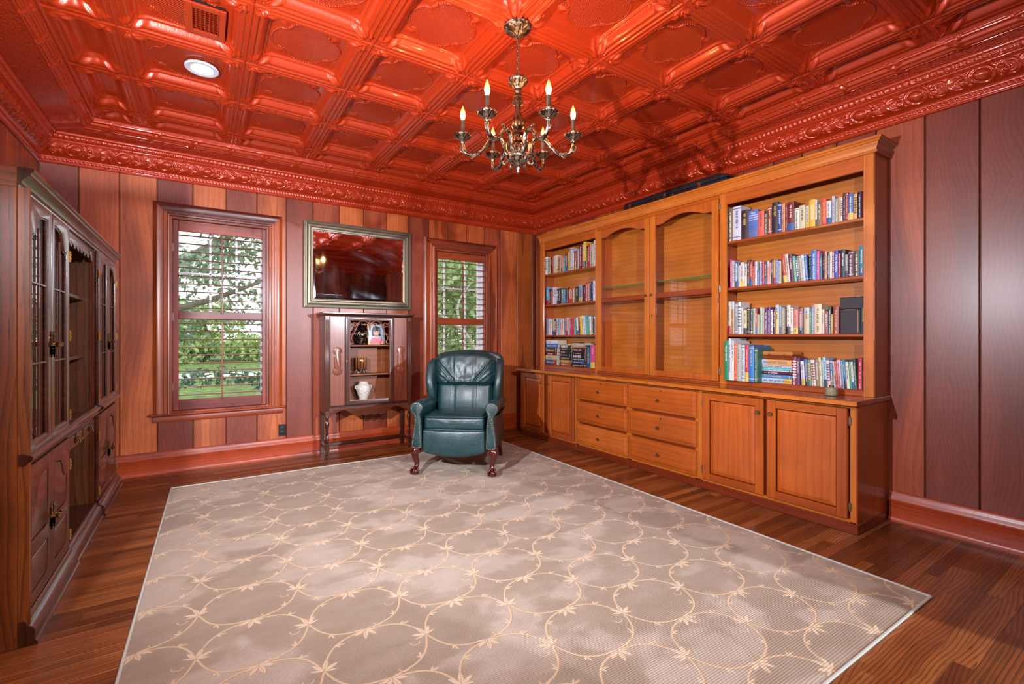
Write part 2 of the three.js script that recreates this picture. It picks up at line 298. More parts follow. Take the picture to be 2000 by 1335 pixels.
// ------------------------------------------------------------------ floor: narrow oak strips running along x
{
  const floor = structure('floor');
  add('subfloor', bx(XL - 0.1, XR + 0.1, -0.12, -0.012, ZB - 0.1, ZF + 0.02, 0, 0), plain('subfloor', '#2c1509', 0.9), floor);
  const tints = ['#9c6232', '#ad7240', '#8d5828', '#b67c48', '#804c22', '#a36a36'], r = rng(31), stripW = 0.0572, rest = tints.map(() => []), boards = [];
  const rug = { x0: -0.2, x1: 2.76, z0: -4.44, z1: -0.83 };
  for (let z = ZB, k = 0; z < ZF; z += stripW, k++) {
    let x = XL - r() * 1.2;
    while (x < XR) {
      const len = 0.45 + r() * 1.15, a = Math.max(x, XL), b = Math.min(x + len, XR); x += len;
      if (b - a < 0.02) continue;
      const z1 = Math.min(z + stripW, ZF); const t = Math.floor(r() * 6), g = bx(a + 0.0002, b - 0.0002, -0.016, 0 - r() * 0.0004, z + 0.0001, z1 - 0.0001, 0.0005, 0, r() * 7, r() * 7);
      const hidden = a > rug.x0 && b < rug.x1 && z > rug.z0 && z1 < rug.z1;
      // how large the strip can show: its clear length over its distance
      let clear = 0; for (let s = a; s < b; s += 0.04) { const inside = s > rug.x0 && s < rug.x1 && z > rug.z0 && z1 < rug.z1; const w = s * Math.sin(YAW) - z * Math.cos(YAW), u = s * Math.cos(YAW) + z * Math.sin(YAW); if (!inside && w > 0.9 && Math.abs(u / w) < 1.12 && s > -0.56 && !(s > 3.28 && z < -1.2)) clear += 0.04 / (w * w); }
      boards.push({ g, t, clear: hidden ? 0 : clear });
    }
  }
  boards.sort((p, q) => q.clear - p.clear);
  boards.forEach((b, i) => { if (i < 290 && b.clear > 0) add('floor_board', b.g, wood('floor', tints[b.t], 0.4, 0.16, 0.25), floor); else rest[b.t].push(b.g); });
  rest.forEach((l, t) => { if (l.length) add('floorboards_rest', l, wood('floor', tints[t], 0.4, 0.16, 0.25), floor, { kind: 'stuff' }); });
}

// ------------------------------------------------------------------ stamped tin ceiling
const TIN = { color: new THREE.Color('#b2330f'), metalness: 0.3, roughness: 0.34, clearcoat: 0.7, clearcoatRoughness: 0.1 };
const TILE = 0.6096, GX = 0.8248 - 2 * TILE, GZ = -2.1097 - 4 * TILE;     // first grid line along x, last along z
const quatre = (th) => 0.150 + 0.036 * Math.pow(Math.abs(Math.cos(2 * th)), 0.55);
// relief below the panel plane (metres, down is positive): geometry carries `coarse`, the bump map the rest
function fieldRelief(u, v) {            // u, v from the tile centre
  const r = Math.hypot(u, v), th = Math.atan2(v, u), q = quatre(th); let h = 0;
  if (r < q + 0.02) h += 0.004 * sstep(q + 0.008, q - 0.004, r);
  const bead = Math.abs(r - q - 0.003); if (bead < 0.008) h += 0.005 * Math.sqrt(1 - (bead / 0.008) ** 2);
  // a fan of five petals on each diagonal
  const du = Math.abs(u) - 0.113, dv = Math.abs(v) - 0.113, a = (du + dv) * 0.7071, b = (du - dv) * 0.7071;
  if (a > -0.01 && a < 0.068) { const ang = Math.atan2(b, a + 0.012), rr = Math.hypot(a + 0.012, b), lim = 0.07 * Math.cos(ang * 0.9); if (Math.abs(ang) < 1.25 && rr < lim) h += 0.0085 * Math.sqrt(Math.max(0, 1 - (rr / lim) ** 2)) * (0.35 + 0.65 * Math.abs(Math.cos(ang * 2.6))) * sstep(0, 0.02, rr); }
  return h;
}
function frameRelief(d, s, cu, cv) {    // d: distance from the tile edge, s: along it, cu / cv: distances to the two edges (for the corner leaf)
  let y = 0;                            // depth above the grid line plane
  if (d < 0.006) y = 0.003 * (d / 0.006);
  else if (d < 0.026) y = 0.008 - 0.004 * Math.max(0, Math.cos((d - 0.016) / 0.006 * 1.2)) * (0.5 + 0.5 * Math.cos(s * 2 * Math.PI / 0.0127));
  else if (d < 0.034) y = 0.002;
  else if (d < 0.040) y = lerp(0.002, 0.014, (d - 0.034) / 0.006);
  else if (d < 0.086) { const t = (d - 0.040) / 0.046; y = 0.014 + 0.030 * t - 0.017 * Math.sin(Math.PI * t); }
  else if (d < 0.096) y = 0.044 + 0.006 * Math.sin((d - 0.086) / 0.01 * Math.PI);
  else y = lerp(0.046, 0.060, sstep(0.096, 0.106, d));
  const diag = Math.abs(cu - cv), m = (cu + cv) / 2;
  if (m > 0.028 && m < 0.135 && diag < 0.075) { // scrolled leaf over the mitre
    const a = (m - 0.04) / 0.07, ang = Math.atan2(diag, m - 0.02); y -= 0.018 * sstep(0.075, 0.03, diag) * sstep(0, 0.15, a) * sstep(1.3, 0.8, a) * (0.45 + 0.55 * Math.abs(Math.cos(ang * 5.5)));
  }
  return y;
}
function tileHeight(w, l, u, v, plainField) {   // u, v from the centre of a w x l tile; returns metres above the grid plane
  const cu = w / 2 - Math.abs(u), cv = l / 2 - Math.abs(v), d = Math.min(cu, cv);
  let y = frameRelief(d, cu < cv ? v : u, cu, cv);
  if (d > 0.1) y -= plainField ? 0.003 * (0.5 + 0.5 * Math.cos((w < l ? v : u) * 2 * Math.PI / 0.016)) * sstep(0.118, 0.124, d) : fieldRelief(u, v);
  return y;
}
const tinBump = (() => { const n = 1024; const t = dataTex(n, n, (x, y, c) => {
  const u = (x / n - 0.5) * TILE, v = (y / n - 0.5) * TILE, r = Math.hypot(u, v), q = quatre(Math.atan2(v, u)); let h = 0;
  if (r < q - 0.006) { const ry = Math.round(v / 0.0092), ox = (ry & 1) * 0.0053, a = (u + ox) / 0.0106 - Math.round((u + ox) / 0.0106), b = v / 0.0092 - ry; h = Math.max(0, 1 - (a * a + b * b) * 4.6); }
  const bd = Math.abs(r - q - 0.003); let hb = 0;
  if (bd < 0.0078) { const th = Math.atan2(v, u), N = 84, k = th / (2 * Math.PI) * N, e = (k - Math.round(k)) * 2 * Math.PI / N * r; const z = Math.hypot(bd, e) / 0.0072; hb = Math.sqrt(Math.max(0, 1 - z * z)); }
  const du = Math.abs(u) - 0.113, dv = Math.abs(v) - 0.113, a = (du + dv) * 0.7071, b = (du - dv) * 0.7071, rr = Math.hypot(a + 0.012, b), ang = Math.atan2(b, a + 0.012);
  if (a > -0.01 && rr < 0.07 * Math.cos(ang * 0.9) && Math.abs(ang) < 1.25) hb = Math.max(hb, 0.9 * Math.abs(Math.cos(ang * 2.6)) * Math.sqrt(Math.max(0, 1 - (rr / 0.074) ** 2)));
  h = Math.max(h * 0.5, hb) * 0.92 + 0.06 * fbm(u * 130 + 7, v * 130, 2);
  c[0] = c[1] = c[2] = Math.round(h * 255);
}, { srgb: false }); return t; })();
const tin = mat('tin', { ...TIN, bumpMap: tinBump, bumpScale: 0.0075 });
const hammer = mat('hammered tin', { ...TIN, bumpMap: dataTex(256, 256, (x, y, c) => { const h = fbm(x / 256 * 22, y / 256 * 22, 2); c[0] = c[1] = c[2] = h * 255; }, { srgb: false, su: 0.25, sv: 0.25 }), bumpScale: 0.006 });
const tinPlain = mat('plain tin', { ...TIN });
const CANS = [[-0.005, -3.634], [-0.005, -1.1], [2.9, -0.28]];  // first one in view, the other two added for fill
const BO = { xr: 3.513, xl: -0.700, zb: -4.803, zf: 0.42 };               // where the field of tiles ends
{
  const ceil = structure('ceiling');
  add('ceiling_slab', bx(XL - 0.2, XR + 0.2, YC + 0.092, YC + 0.2, ZB - 0.2, ZF + 0.16, 0), plain('slab', '#3a0d06', 0.9), ceil);
  const tileGeo = (w, l, n, m, plainField) => { const g = surf(n, m, (a, b) => { const warp = (t) => { const s = t * 2 - 1; return Math.sign(s) * (0.30 * Math.abs(s) + 0.70 * (1 - Math.pow(1 - Math.abs(s), 1.35))) ; }; const u = warp(a) * w / 2, v = warp(b) * l / 2; return [u, tileHeight(w, l, u, v, plainField), v]; });
    const p = g.attributes.position, uv = g.attributes.uv; for (let i = 0; i < p.count; i++) uv.setXY(i, p.getX(i) / TILE + 0.5, p.getZ(i) / TILE + 0.5); return g; };
  const hi = tileGeo(TILE, TILE, 118, 118), lo = tileGeo(TILE, TILE, 56, 56);
  const put = (name, g, m, x, z) => { const o = add(name, g, m, ceil); o.position.set(x, YC, z); return o; };
  const nz = Math.floor((BO.zf - GZ) / TILE);
  for (let i = 0; i < 6; i++) for (let j = 0; j < nz; j++) {
    const x = GX + (i + 0.5) * TILE, z = GZ + (j + 0.5) * TILE, w = x * Math.sin(YAW) - z * Math.cos(YAW);
    let g = w > 2.0 && j < 7 ? hi : lo; const can = CANS.find((c) => Math.abs(c[0] - x) < TILE / 2 && Math.abs(c[1] - z) < TILE / 2);
    if (can) { g = g.clone(); const p = g.attributes.position, I = g.index.array, keep = []; for (let k = 0; k < I.length; k += 3) { const q = [0, 1, 2].map((e) => I[k + e]); if (!q.every((e) => Math.hypot(p.getX(e) + x - can[0], p.getZ(e) + z - can[1]) < 0.078)) keep.push(...q); } g.setIndex(keep); }
    put('ceiling_tile', g, tin, x, z);
  }
  const zEnd = GZ + nz * TILE, wr = BO.xr - (GX + 6 * TILE), wl = GX - BO.xl, lb = GZ - BO.zb;
  const right = tileGeo(wr, TILE, 44, 90, true), left = tileGeo(wl, TILE, 44, 80, true), back = tileGeo(TILE, lb, 90, 44, true);
  for (let j = 0; j < nz; j++) { put('border_tile', right, tinPlain, BO.xr - wr / 2, GZ + (j + 0.5) * TILE); put('border_tile', left, tinPlain, BO.xl + wl / 2, GZ + (j + 0.5) * TILE); }
  for (let i = 0; i < 6; i++) put('border_tile', back, tinPlain, GX + (i + 0.5) * TILE, BO.zb + lb / 2);
  put('border_tile', tileGeo(wr, lb, 44, 44, true), tinPlain, BO.xr - wr / 2, BO.zb + lb / 2);
  put('border_tile', tileGeo(wl, lb, 44, 44, true), tinPlain, BO.xl + wl / 2, BO.zb + lb / 2);
  add('ceiling_edge', bx(BO.xl, BO.xr, YC, YC + 0.09, zEnd, BO.zf + 0.3, 0), tinPlain, ceil);
}
// fluted band with ribbon wraps, hammered cove, stamped crown: [inset from wall, height]
const EGGP = 0.305;
function crownRelief(t, s) {            // t metres along, s 0 (bottom) .. 1 (top): outward relief
  let h = 0;
  const p = t / EGGP - Math.floor(t / EGGP) - 0.5, x = p * EGGP;
  if (s > 0.27 && s < 0.74) {
    const y = (s - 0.505) * 0.235, e = Math.hypot(x / 0.040, y / 0.030);
    if (e < 1) h += 0.016 * Math.sqrt(1 - e * e); else if (e < 1.55) h += 0.010 * Math.exp(-(((e - 1.32) / 0.13) ** 2));
    const ax = Math.abs(x), sc = Math.hypot((ax - 0.112) / 1.0, y * 1.15);      // scrolled shell between the eggs
    if (sc < 0.052) h += 0.009 * (0.5 + 0.5 * Math.cos(sc * 2 * Math.PI / 0.0135 + Math.atan2(y, ax - 0.112) * 1.0)) * sstep(0.052, 0.044, sc);
    for (const [bx0, by0] of [[0.066, 0.035], [0.066, -0.036], [0.085, 0.012], [0.088, -0.018]]) { const q = Math.hypot(ax - bx0, (y - by0) * 1.4); if (q < 0.013) h += 0.008 * Math.sqrt(1 - (q / 0.013) ** 2); }
    h *= sstep(0.27, 0.33, s) * sstep(0.74, 0.70, s);
  } else if (s > 0.14 && s < 0.23) { const q = (s - 0.185) / 0.045; h += 0.006 * Math.sqrt(Math.max(0, 1 - q * q)) * (0.45 + 0.55 * Math.cos(t * 2 * Math.PI / 0.0254 + q * 1.6)); }
  else if (s > 0.78 && s < 0.93) { const pb = t / 0.034 - Math.round(t / 0.034), q = Math.hypot(pb * 0.034 / 0.0105, (s - 0.855) * 0.26 / 0.0125); if (q < 1) h += 0.008 * Math.sqrt(1 - q * q); else if (q < 1.5) h += 0.0035; }
  return h;
}
function crownSection(s) {              // [inset, height above the bottom]
  const k = [[0.004, 0, 0], [0.016, 0.006, 0.05], [0.012, 0.018, 0.10], [0.018, 0.026, 0.13], [0.022, 0.050, 0.24], [0.030, 0.060, 0.28], [0.066, 0.085, 0.40], [0.086, 0.118, 0.54], [0.094, 0.150, 0.66], [0.092, 0.172, 0.76], [0.100, 0.180, 0.79], [0.112, 0.205, 0.91], [0.124, 0.212, 0.94], [0.126, 0.228, 0.985], [0.120, 0.232, 1]];
  for (let i = 0; i + 1 < k.length; i++) if (s <= k[i + 1][2]) { const f = (s - k[i][2]) / (k[i + 1][2] - k[i][2]); return [lerp(k[i][0], k[i + 1][0], f), lerp(k[i][1], k[i + 1][1], f)]; }
  return [0.12, 0.232];
}
function trimRun(n, origin, dir, inward, len, gap, step, ns, g0, g1) {
  // one wall's crown, cove and fluted band; gap: distance from the wall to the tile field; mitred at both ends
  const trim = structure('trim_' + n), YB = 2.578;
  const nl = Math.round(len / step), at = (t, inset, y) => origin.clone().addScaledVector(dir, t).addScaledVector(inward, inset).setY(y);
  const nb = (i, g) => i <= 0.12 ? i : i <= gap - 0.075 ? 0.12 + (i - 0.12) * (g - 0.195) / (gap - 0.195) : i - gap + g, mit = (t, inset) => lerp(nb(inset, g0), len - nb(inset, g1), t / len);
  add('crown_moulding', surf(nl, ns, (a, b) => { const [i, y] = crownSection(b), h = crownRelief(a * len, b), dx = 0.62 * h, dy = -0.55 * h; const p = at(mit(a * len, i + dx), i + dx, YB + y + dy); return [p.x, p.y, p.z]; }), tinPlain, trim);
  const flat = (list, name, m, nl2 = 1, rel = null) => { const tot = list.length - 1; add(name, surf(nl2, tot * (rel ? 12 : 1), (a, b) => { const q = b * tot, k = Math.min(tot - 1, Math.floor(q)), f = q - k, i = lerp(list[k][0], list[k + 1][0], f), y = lerp(list[k][1], list[k + 1][1], f) - (rel ? rel(a * len, b) : 0); const p = at(mit(a * len, i), i, y); return [p.x, p.y, p.z]; }, len, 0.3), m, trim); };
  flat([[0.12, YB + 0.232], [gap - 0.075, 2.838]], 'cove', hammer, 2);
  flat([[gap - 0.075, 2.838], [gap - 0.070, 2.826], [gap - 0.035, 2.842], [gap - 0.004, 2.872], [gap, YC]], 'fluted_band', tinPlain, Math.round(len / 0.011), (t, b) => {
    const fl = b > 0.2 && b < 0.93 ? 0.0042 * Math.cos(b * 2 * Math.PI * 5.5) : 0, p = t / EGGP - Math.floor(t / EGGP) - 0.5, x = p * EGGP, y = (b - 0.55) * 0.1;
    const w = Math.min(Math.abs(x - y * 0.9 - 0.012), Math.abs(x + y * 0.9 + 0.012)); return w < 0.011 && b > 0.12 && b < 0.96 ? 0.009 * (0.75 + 0.25 * Math.cos(w * 900)) : fl; });
}
const GAP = { r: XR - BO.xr, l: BO.xl - XL, b: BO.zb - ZB, f: ZF - BO.zf };
trimRun(1, V(XL, 0, ZB), X, Z, XR - XL, GAP.b, 0.0058, 84, GAP.l, GAP.r);
trimRun(2, V(XR, 0, ZB), Z, nX, ZF - ZB, GAP.r, 0.0058, 84, GAP.b, GAP.f);
trimRun(3, V(XL, 0, ZB), Z, X, ZF - ZB, GAP.l, 0.012, 60, GAP.b, GAP.f);
trimRun(4, V(XL, 0, ZF), X, nZ, XR - XL, GAP.f, 0.02, 50, GAP.l, GAP.r);
{ // the supply grille in the ceiling
  const y = 2.924, x0 = -0.082, x1 = 0.106, z0 = -3.226, z1 = -2.925;
  const t = thing('ceiling_vent', 'red painted metal air grille with open slats set in the tin ceiling', 'vent');
  add('frame', [bx(x0, x0 + 0.036, y, y + 0.012, z0, z1), bx(x1 - 0.03, x1, y, y + 0.012, z0, z1), bx(x0 + 0.036, x1 - 0.03, y, y + 0.012, z0, z0 + 0.05), bx(x0 + 0.036, x1 - 0.03, y, y + 0.012, z1 - 0.04, z1)], tinPlain, t);
  add('backing', bx(x0 + 0.01, x1 - 0.01, y + 0.02, y + 0.024, z0, z1, 0), plain('duct', '#140806', 0.9), t);
  for (let i = 0; i < 7; i++) { const x = x0 + 0.036 + i * 0.0203; add('slat', bx(-0.009, 0.009, -0.0015, 0.0015, z0 + 0.05, z1 - 0.04, 0.0005).rotateZ(0.9).translate(x, y + 0.008, 0), tinPlain, t); }
  const rows = []; for (let k = 0; k < 10; k++) rows.push(bx(x0 + 0.036, x1 - 0.03, y + 0.014, y + 0.018, z0 + 0.06 + k * 0.02, z0 + 0.064 + k * 0.02, 0)); add('damper_blade', rows, tinPlain, t, { kind: 'stuff' });
}
// ------------------------------------------------------------------ windows with louvred shutters
const CASP = [[0, 0], [0.030, 0], [0.032, 0.010], [0.026, 0.018], [0.026, 0.040], [0.021, 0.046], [0.021, 0.082], [0.026, 0.090], [0.018, 0.100], [0.012, 0.113], [0, 0.115]];  // [proud of the wall, towards the outside]
const sashWhite = plain('white sash', '#dfe0e4', 0.45);
function windowUnit(n, w, side, top, lou, muntins, label, zs = ZB) {
  const win = structure('window_' + n), cl = w.x0 - w.cx0, ct = w.cy1 - w.y1, sc = cl / 0.115;
  const prof = CASP.map(([a, b]) => [a, b * sc]).reverse();   // drawn from the outside in
  const P2 = (k) => CASP.map(([a, b]) => [a, b * k]);
  add('casing', run(P2(sc), V(w.x0, w.y0, zs), V(w.x0, w.y1, zs), Z, nX, 0, 1, { mu: 1, caps: true }), side, win);
  add('casing', run(P2(sc), V(w.x1, w.y0, zs), V(w.x1, w.y1, zs), Z, X, 0, 1, { mu: 1 }), side, win);
  add('casing', run(P2(ct / 0.115), V(w.x0, w.y1, zs), V(w.x1, w.y1, zs), Z, Y, cl / ct, cl / ct, { mu: 1 }), top, win);
  add('window_sill', [bx(w.cx0 - 0.028, w.cx1 + 0.024, w.y0 - 0.018, w.y0, zs - 0.05, zs + 0.052, 0.008, 0)], wood('mahB', '#a85629'), win);
  add('apron', [run([[0, 0], [0.014, 0], [0.018, 0.012], [0.018, 0.046], [0.012, 0.056], [0.016, 0.060], [0, 0.060]], V(w.cx0 - 0.004, w.y0 - 0.078, zs), V(w.cx1, w.y0 - 0.078, zs), Z, Y)], wood('mahB', '#9c4c28'), win);
  // inner jamb and the lighter stop round the shutter
  const jm = wood('mahA', '#a06048', 0.4, 0.3), zi = zs - 0.2, t = 0.022;
  add('jamb', [bx(w.x0, w.x0 + t, w.y0, w.y1, zs - 0.10, zs - 0.004), bx(w.x1 - t, w.x1, w.y0, w.y1, zs - 0.10, zs - 0.004), bx(w.x0 + t, w.x1 - t, w.y1 - t, w.y1, zs - 0.10, zs - 0.004), bx(w.x0 + t, w.x1 - t, w.y0, w.y0 + 0.012, zs - 0.10, zs - 0.004)], jm, win);
  // white double-hung sash
  const a = w.x0 + 0.004, b = w.x1 - 0.004, ym = (w.y0 + w.y1) / 2 - 0.02, s = 0.055;
  add('sash', [bx(a, a + s, w.y0, w.y1, zi, zi + 0.04), bx(b - s, b, w.y0, w.y1, zi, zi + 0.04), bx(a + s, b - s, w.y1 - 0.06, w.y1, zi, zi + 0.04), bx(a + s, b - s, w.y0, w.y0 + 0.075, zi, zi + 0.04), bx(a + s, b - s, ym - 0.02, ym + 0.02, zi, zi + 0.045)], sashWhite, win);
  add('sash_jamb', [bx(w.x0, w.x0 + 0.03, w.y0, w.y1, zi + 0.04, zs - 0.10), bx(w.x1 - 0.03, w.x1, w.y0, w.y1, zi + 0.04, zs - 0.10), bx(w.x0, w.x1, w.y1 - 0.03, w.y1, zi + 0.04, zs - 0.10)], sashWhite, win);
  for (const m of muntins) add('muntin', m[0] === 'v' ? bx(m[1] - 0.009, m[1] + 0.009, m[2], m[3], zi + 0.008, zi + 0.03, 0.003) : bx(a + s, b - s, m[1] - 0.009, m[1] + 0.009, zi + 0.008, zi + 0.03, 0.003), sashWhite, win);
  for (const [y0, y1] of [[w.y0 + 0.07, ym], [ym, w.y1 - 0.05]]) add('pane', new THREE.PlaneGeometry(b - a - 2 * s + 0.01, y1 - y0).translate((a + b) / 2, (y0 + y1) / 2, zi + 0.018), glass, win);
  // the shutter
  const sh = thing('window_shutter', label, 'shutter', [(w.x0 + w.x1) / 2, w.y0 + 0.012, zs - 0.045]);
  const lw = lou.x0 - (w.x0 + w.x1) / 2, rw = lou.x1 - (w.x0 + w.x1) / 2, L = w.x0 + t + 0.002 - (w.x0 + w.x1) / 2, Rr = w.x1 - t - 0.002 - (w.x0 + w.x1) / 2, y0 = w.y0 + 0.012, H = w.y1 - t - 0.002 - y0;
  const sm = lou.mat, rail = (p, q) => bx(lw, rw, p - y0, q - y0, -0.014, 0.014, 0.003, 0);
  add('stile', bx(L, lw, 0.002, H, -0.015, 0.015, 0.003, 1), sm, sh); add('stile', bx(rw, Rr, 0.002, H, -0.015, 0.015, 0.003, 1), sm, sh);
  add('rail', rail(lou.yt, y0 + H), sm, sh); add('rail', rail(lou.ym0, lou.ym1), sm, sh); add('rail', rail(y0 + 0.002, lou.yb), sm, sh);
  const blade = ext(Array.from({ length: 20 }, (_, i) => { const q = i / 20 * Math.PI * 2; return [Math.cos(q) * 0.031, Math.sin(q) * 0.0048]; }), rw - lw - 0.003, 0.0005, { seg: 1 }).rotateY(Math.PI / 2).translate(lw + 0.0015, 0, 0);
  for (const [list, tilt] of [[lou.up, 0.02], [lou.lo, 0.02]]) {
    for (const y of list) { const g = blade.clone(); const m = add('louvre', g, sm, sh); m.position.y = y - y0; m.rotation.x = tilt; }
    const ys = list.map((y) => y - y0);
    add('tilt_rod', bx((lw + rw) / 2 - 0.006, (lw + rw) / 2 + 0.006, Math.min(...ys) - 0.05, Math.max(...ys) + 0.01, 0.033, 0.043, 0.002, 1), sm, sh);
  }
  for (const hy of lou.hinges) add('hinge', [bx(lou.hx - (w.x0 + w.x1) / 2 - 0.008, lou.hx - (w.x0 + w.x1) / 2 + 0.008, hy - y0 - 0.035, hy - y0 + 0.035, 0.012, 0.018, 0.001)], plain('hinge grey', '#6f6a6c', 0.4, { metalness: 0.7 }), sh);
}
const even = (a, b, n) => Array.from({ length: n }, (_, i) => lerp(a, b, i / (n - 1)));
windowUnit(1, W1, wood('mahB', '#a8602c', 0.38, 0.4), wood('mahA', '#7a4034', 0.38, 0.4),
  { x0: -0.181, x1: 0.482, yt: 2.15, ym0: 1.361, ym1: 1.43, yb: 0.633, up: even(2.115, 1.462, 10), lo: even(1.319, 0.672, 10), mat: wood('mahA', '#9a5547', 0.4, 0.3), hinges: [2.0, 1.38, 0.75], hx: -0.222 },
  [['v', 0.060, 1.41, 2.2], ['v', 0.275, 1.41, 2.2], ['h', 1.79]],
  'brown louvred shutter of the window beside the glazed oak hutch, slats open');
windowUnit(2, W2, wood('mahB', '#b0622f', 0.38, 0.4), wood('mahA', '#8a4326', 0.38, 0.4),
  { x0: 2.345, x1: 2.985, yt: 2.135, ym0: 1.352, ym1: 1.424, yb: 0.633, up: even(2.105, 1.462, 10), lo: even(1.319, 0.672, 10), mat: wood('mahA', '#a9562d', 0.4, 0.3), hinges: [2.0, 1.38, 0.75], hx: 3.0 },
  [['v', 2.50, 0.6, 2.2], ['v', 2.79, 0.6, 2.2], ['h', 1.80]],
  'brown louvred shutter of the window behind the green leather chair, slats open');
{ // wall outlet under the window
  const t = thing('wall_outlet', 'black electrical outlet plate under the window sill', 'outlet', [0.655, 0.275, ZB]);
  add('cover_plate', bx(-0.033, 0.033, -0.057, 0.057, 0, 0.006, 0.002), plain('outlet black', '#1b1a1c', 0.35), t);
  for (const s of [-1, 1]) { const so = add('socket', cushion(0.033, 0.028, 0.006, { r: 0.003, puff: [0, 0, 0], n: 4 }).translate(0, s * 0.021, 0.006), plain('socket black', '#111012', 0.4), t);
    add('slot', [bx(-0.008, -0.005, s * 0.021 - 0.003, s * 0.021 + 0.006, 0.008, 0.0095, 0), bx(0.005, 0.008, s * 0.021 - 0.003, s * 0.021 + 0.006, 0.008, 0.0095, 0), bx(-0.002, 0.002, s * 0.021 - 0.009, s * 0.021 - 0.006, 0.008, 0.0095, 0)], plain('slot grey', '#4c4a4c', 0.6), so); }
}

// ------------------------------------------------------------------ out of doors
{
  const GY = -0.75;
  const lawnTex = dataTex(512, 512, (x, y, c) => { const u = x / 512 * 40, v = y / 512 * 40, k = 0.7 + 0.6 * (fbm(u, v, 3) - 0.5) + 0.3 * (vn(u * 9, v * 9) - 0.5); c[0] = 205 * k; c[1] = 228 * k; c[2] = 150 * k; }, { su: 6, sv: 6 });
  const lawn = new THREE.PlaneGeometry(160, 120, 1, 1).rotateX(-Math.PI / 2).translate(0, GY, -65.4); const p = lawn.attributes.position, uv = lawn.attributes.uv; for (let i = 0; i < p.count; i++) uv.setXY(i, p.getX(i), p.getZ(i));
  add('lawn', lawn, mat('lawn', { map: lawnTex, color: new THREE.Color('#b4c48c'), roughness: 0.95 }), null, { kind: 'structure' });
  add('road', bx(-80, 80, GY - 0.05, GY + 0.02, -29.5, -26.5, 0), plain('road', '#c9c4bb', 0.9), null, { kind: 'structure' });
  // leaves: little bent blades joined into one crown
  const leafMat = (hex) => plain('leaf ' + hex, hex, 0.7, { side: THREE.DoubleSide });
  function leaves(n, r, place, size) {
    const P = [], U = [];
    for (let i = 0; i < n; i++) {
      const [c, sc] = place(r), s = size * sc * (0.6 + 0.8 * r()), d = V(r() - 0.5, r() - 0.7, r() - 0.5).normalize(), e = V(r() - 0.5, r() - 0.5, r() - 0.5).cross(d).normalize(), n2 = d.clone().cross(e);
      const a = c.clone(), b = c.clone().addScaledVector(d, s * 0.5).addScaledVector(e, s * 0.28).addScaledVector(n2, s * 0.08), f = c.clone().addScaledVector(d, s), g = c.clone().addScaledVector(d, s * 0.5).addScaledVector(e, -s * 0.28).addScaledVector(n2, s * 0.08);
      for (const q of [a, b, f, a, f, g]) { P.push(q.x, q.y, q.z); U.push(0, 0); }
    }
    return made(P, null, U);
  }
  const r = rng(5), bark = plain('bark', '#7d776b', 0.9);
  // an oak whose boughs cross the first window
  const oak = thing('oak_tree', 'spreading tree with grey boughs and sparse leaves outside the shuttered window by the hutch', 'tree', [-3.0, GY, -14.5]);
  const boughs = [[[-1.2, 0, 0], [-0.6, 2.4, 0], [0.8, 4.0, 0.4], [2.4, 5.6, 0.6]], [[-0.6, 2.2, 0], [1.2, 3.0, 0.5], [2.6, 3.8, 0.8], [4.0, 4.7, 1], [5.6, 5.0, 1.2]], [[0.4, 2.7, 0.2], [1.4, 2.4, 0.8], [2.8, 2.7, 1.2], [4.4, 3.4, 1.5]], [[0.2, 3.4, 0.2], [0.6, 5, 0.6], [1.6, 6.4, 1], [3, 7.2, 1.4]], [[2.6, 3.8, 0.8], [3.4, 4.2, 1.2], [3.6, 5.2, 1.6], [4.6, 6, 1.8]], [[1.2, 3.0, 0.5], [2.2, 4.3, 0.8], [2.9, 5.4, 1.0], [4.2, 6.6, 1.2]]];
  add('bough', boughs.map((b, i) => loft(b.map((q) => V(...q)), (t) => lerp(i ? 0.13 : 0.28, 0.035, t), 8, 18)), bark, oak);
  const tips = boughs.flatMap((b) => { const cu = new THREE.CatmullRomCurve3(b.map((q) => V(...q))); return [0.35, 0.5, 0.62, 0.75, 0.88, 1].map((t) => cu.getPoint(t)); });
  const clumps = []; for (let i = 0; i < 80; i++) { const tp = tips[Math.floor(r() * tips.length)]; clumps.push(tp.clone().add(V((r() - 0.5) * 2.2, (r() - 0.35) * 1.8, (r() - 0.5) * 2))); }
  add('foliage', leaves(6500, r, (q) => { const c = clumps[Math.floor(q() * clumps.length)]; const g = () => (q() + q() + q() - 1.5); return [c.clone().add(V(g() * 0.62, g() * 0.34, g() * 0.6)), 1]; }, 0.16), leafMat('#8ea08a'), oak, { kind: 'stuff' });
  // trees beyond the lawn
  const far = (x, z, h, w, hex, n, label, lowest = 0.02) => {
    const t = thing('shade_tree', label, 'tree', [x, GY, z], 0), rr = rng(Math.round(x * 31 + 900));
    add('trunk', loft([V(0, 0, 0), V(w * 0.03, h * 0.3, 0), V(-w * 0.02, h * 0.7, 0)], (q) => lerp(0.22, 0.08, q), 8, 8), bark, t);
    const cl = []; for (let i = 0; i < 46; i++) { const a = rr() * 6.28, q = Math.sqrt(rr()); cl.push(V(Math.cos(a) * q * w / 2, h * (lowest + (1 - lowest) * rr()), Math.sin(a) * q * w / 2)); }
    add('foliage', leaves(n, rr, (q) => { const c = cl[Math.floor(q() * cl.length)], g = () => (q() + q() + q() - 1.5); return [c.clone().add(V(g() * w * 0.16, g() * h * 0.12, g() * w * 0.16)), 1]; }, 0.42), leafMat(hex), t, { kind: 'stuff' });
  };
  far(-10.5, -42, 4.2, 7.4, '#86a06c', 5200, 'low dark green tree beyond the road, behind the spreading boughs');
  far(0.2, -44, 4.6, 7.6, '#a8bf7c', 5200, 'yellow green bushy tree past the lawn, seen through the shutter by the hutch');
  far(10.5, -47, 5.0, 9, '#94ad84', 4200, 'hazy green tree past the lawn at the mirror side of the first shuttered window');
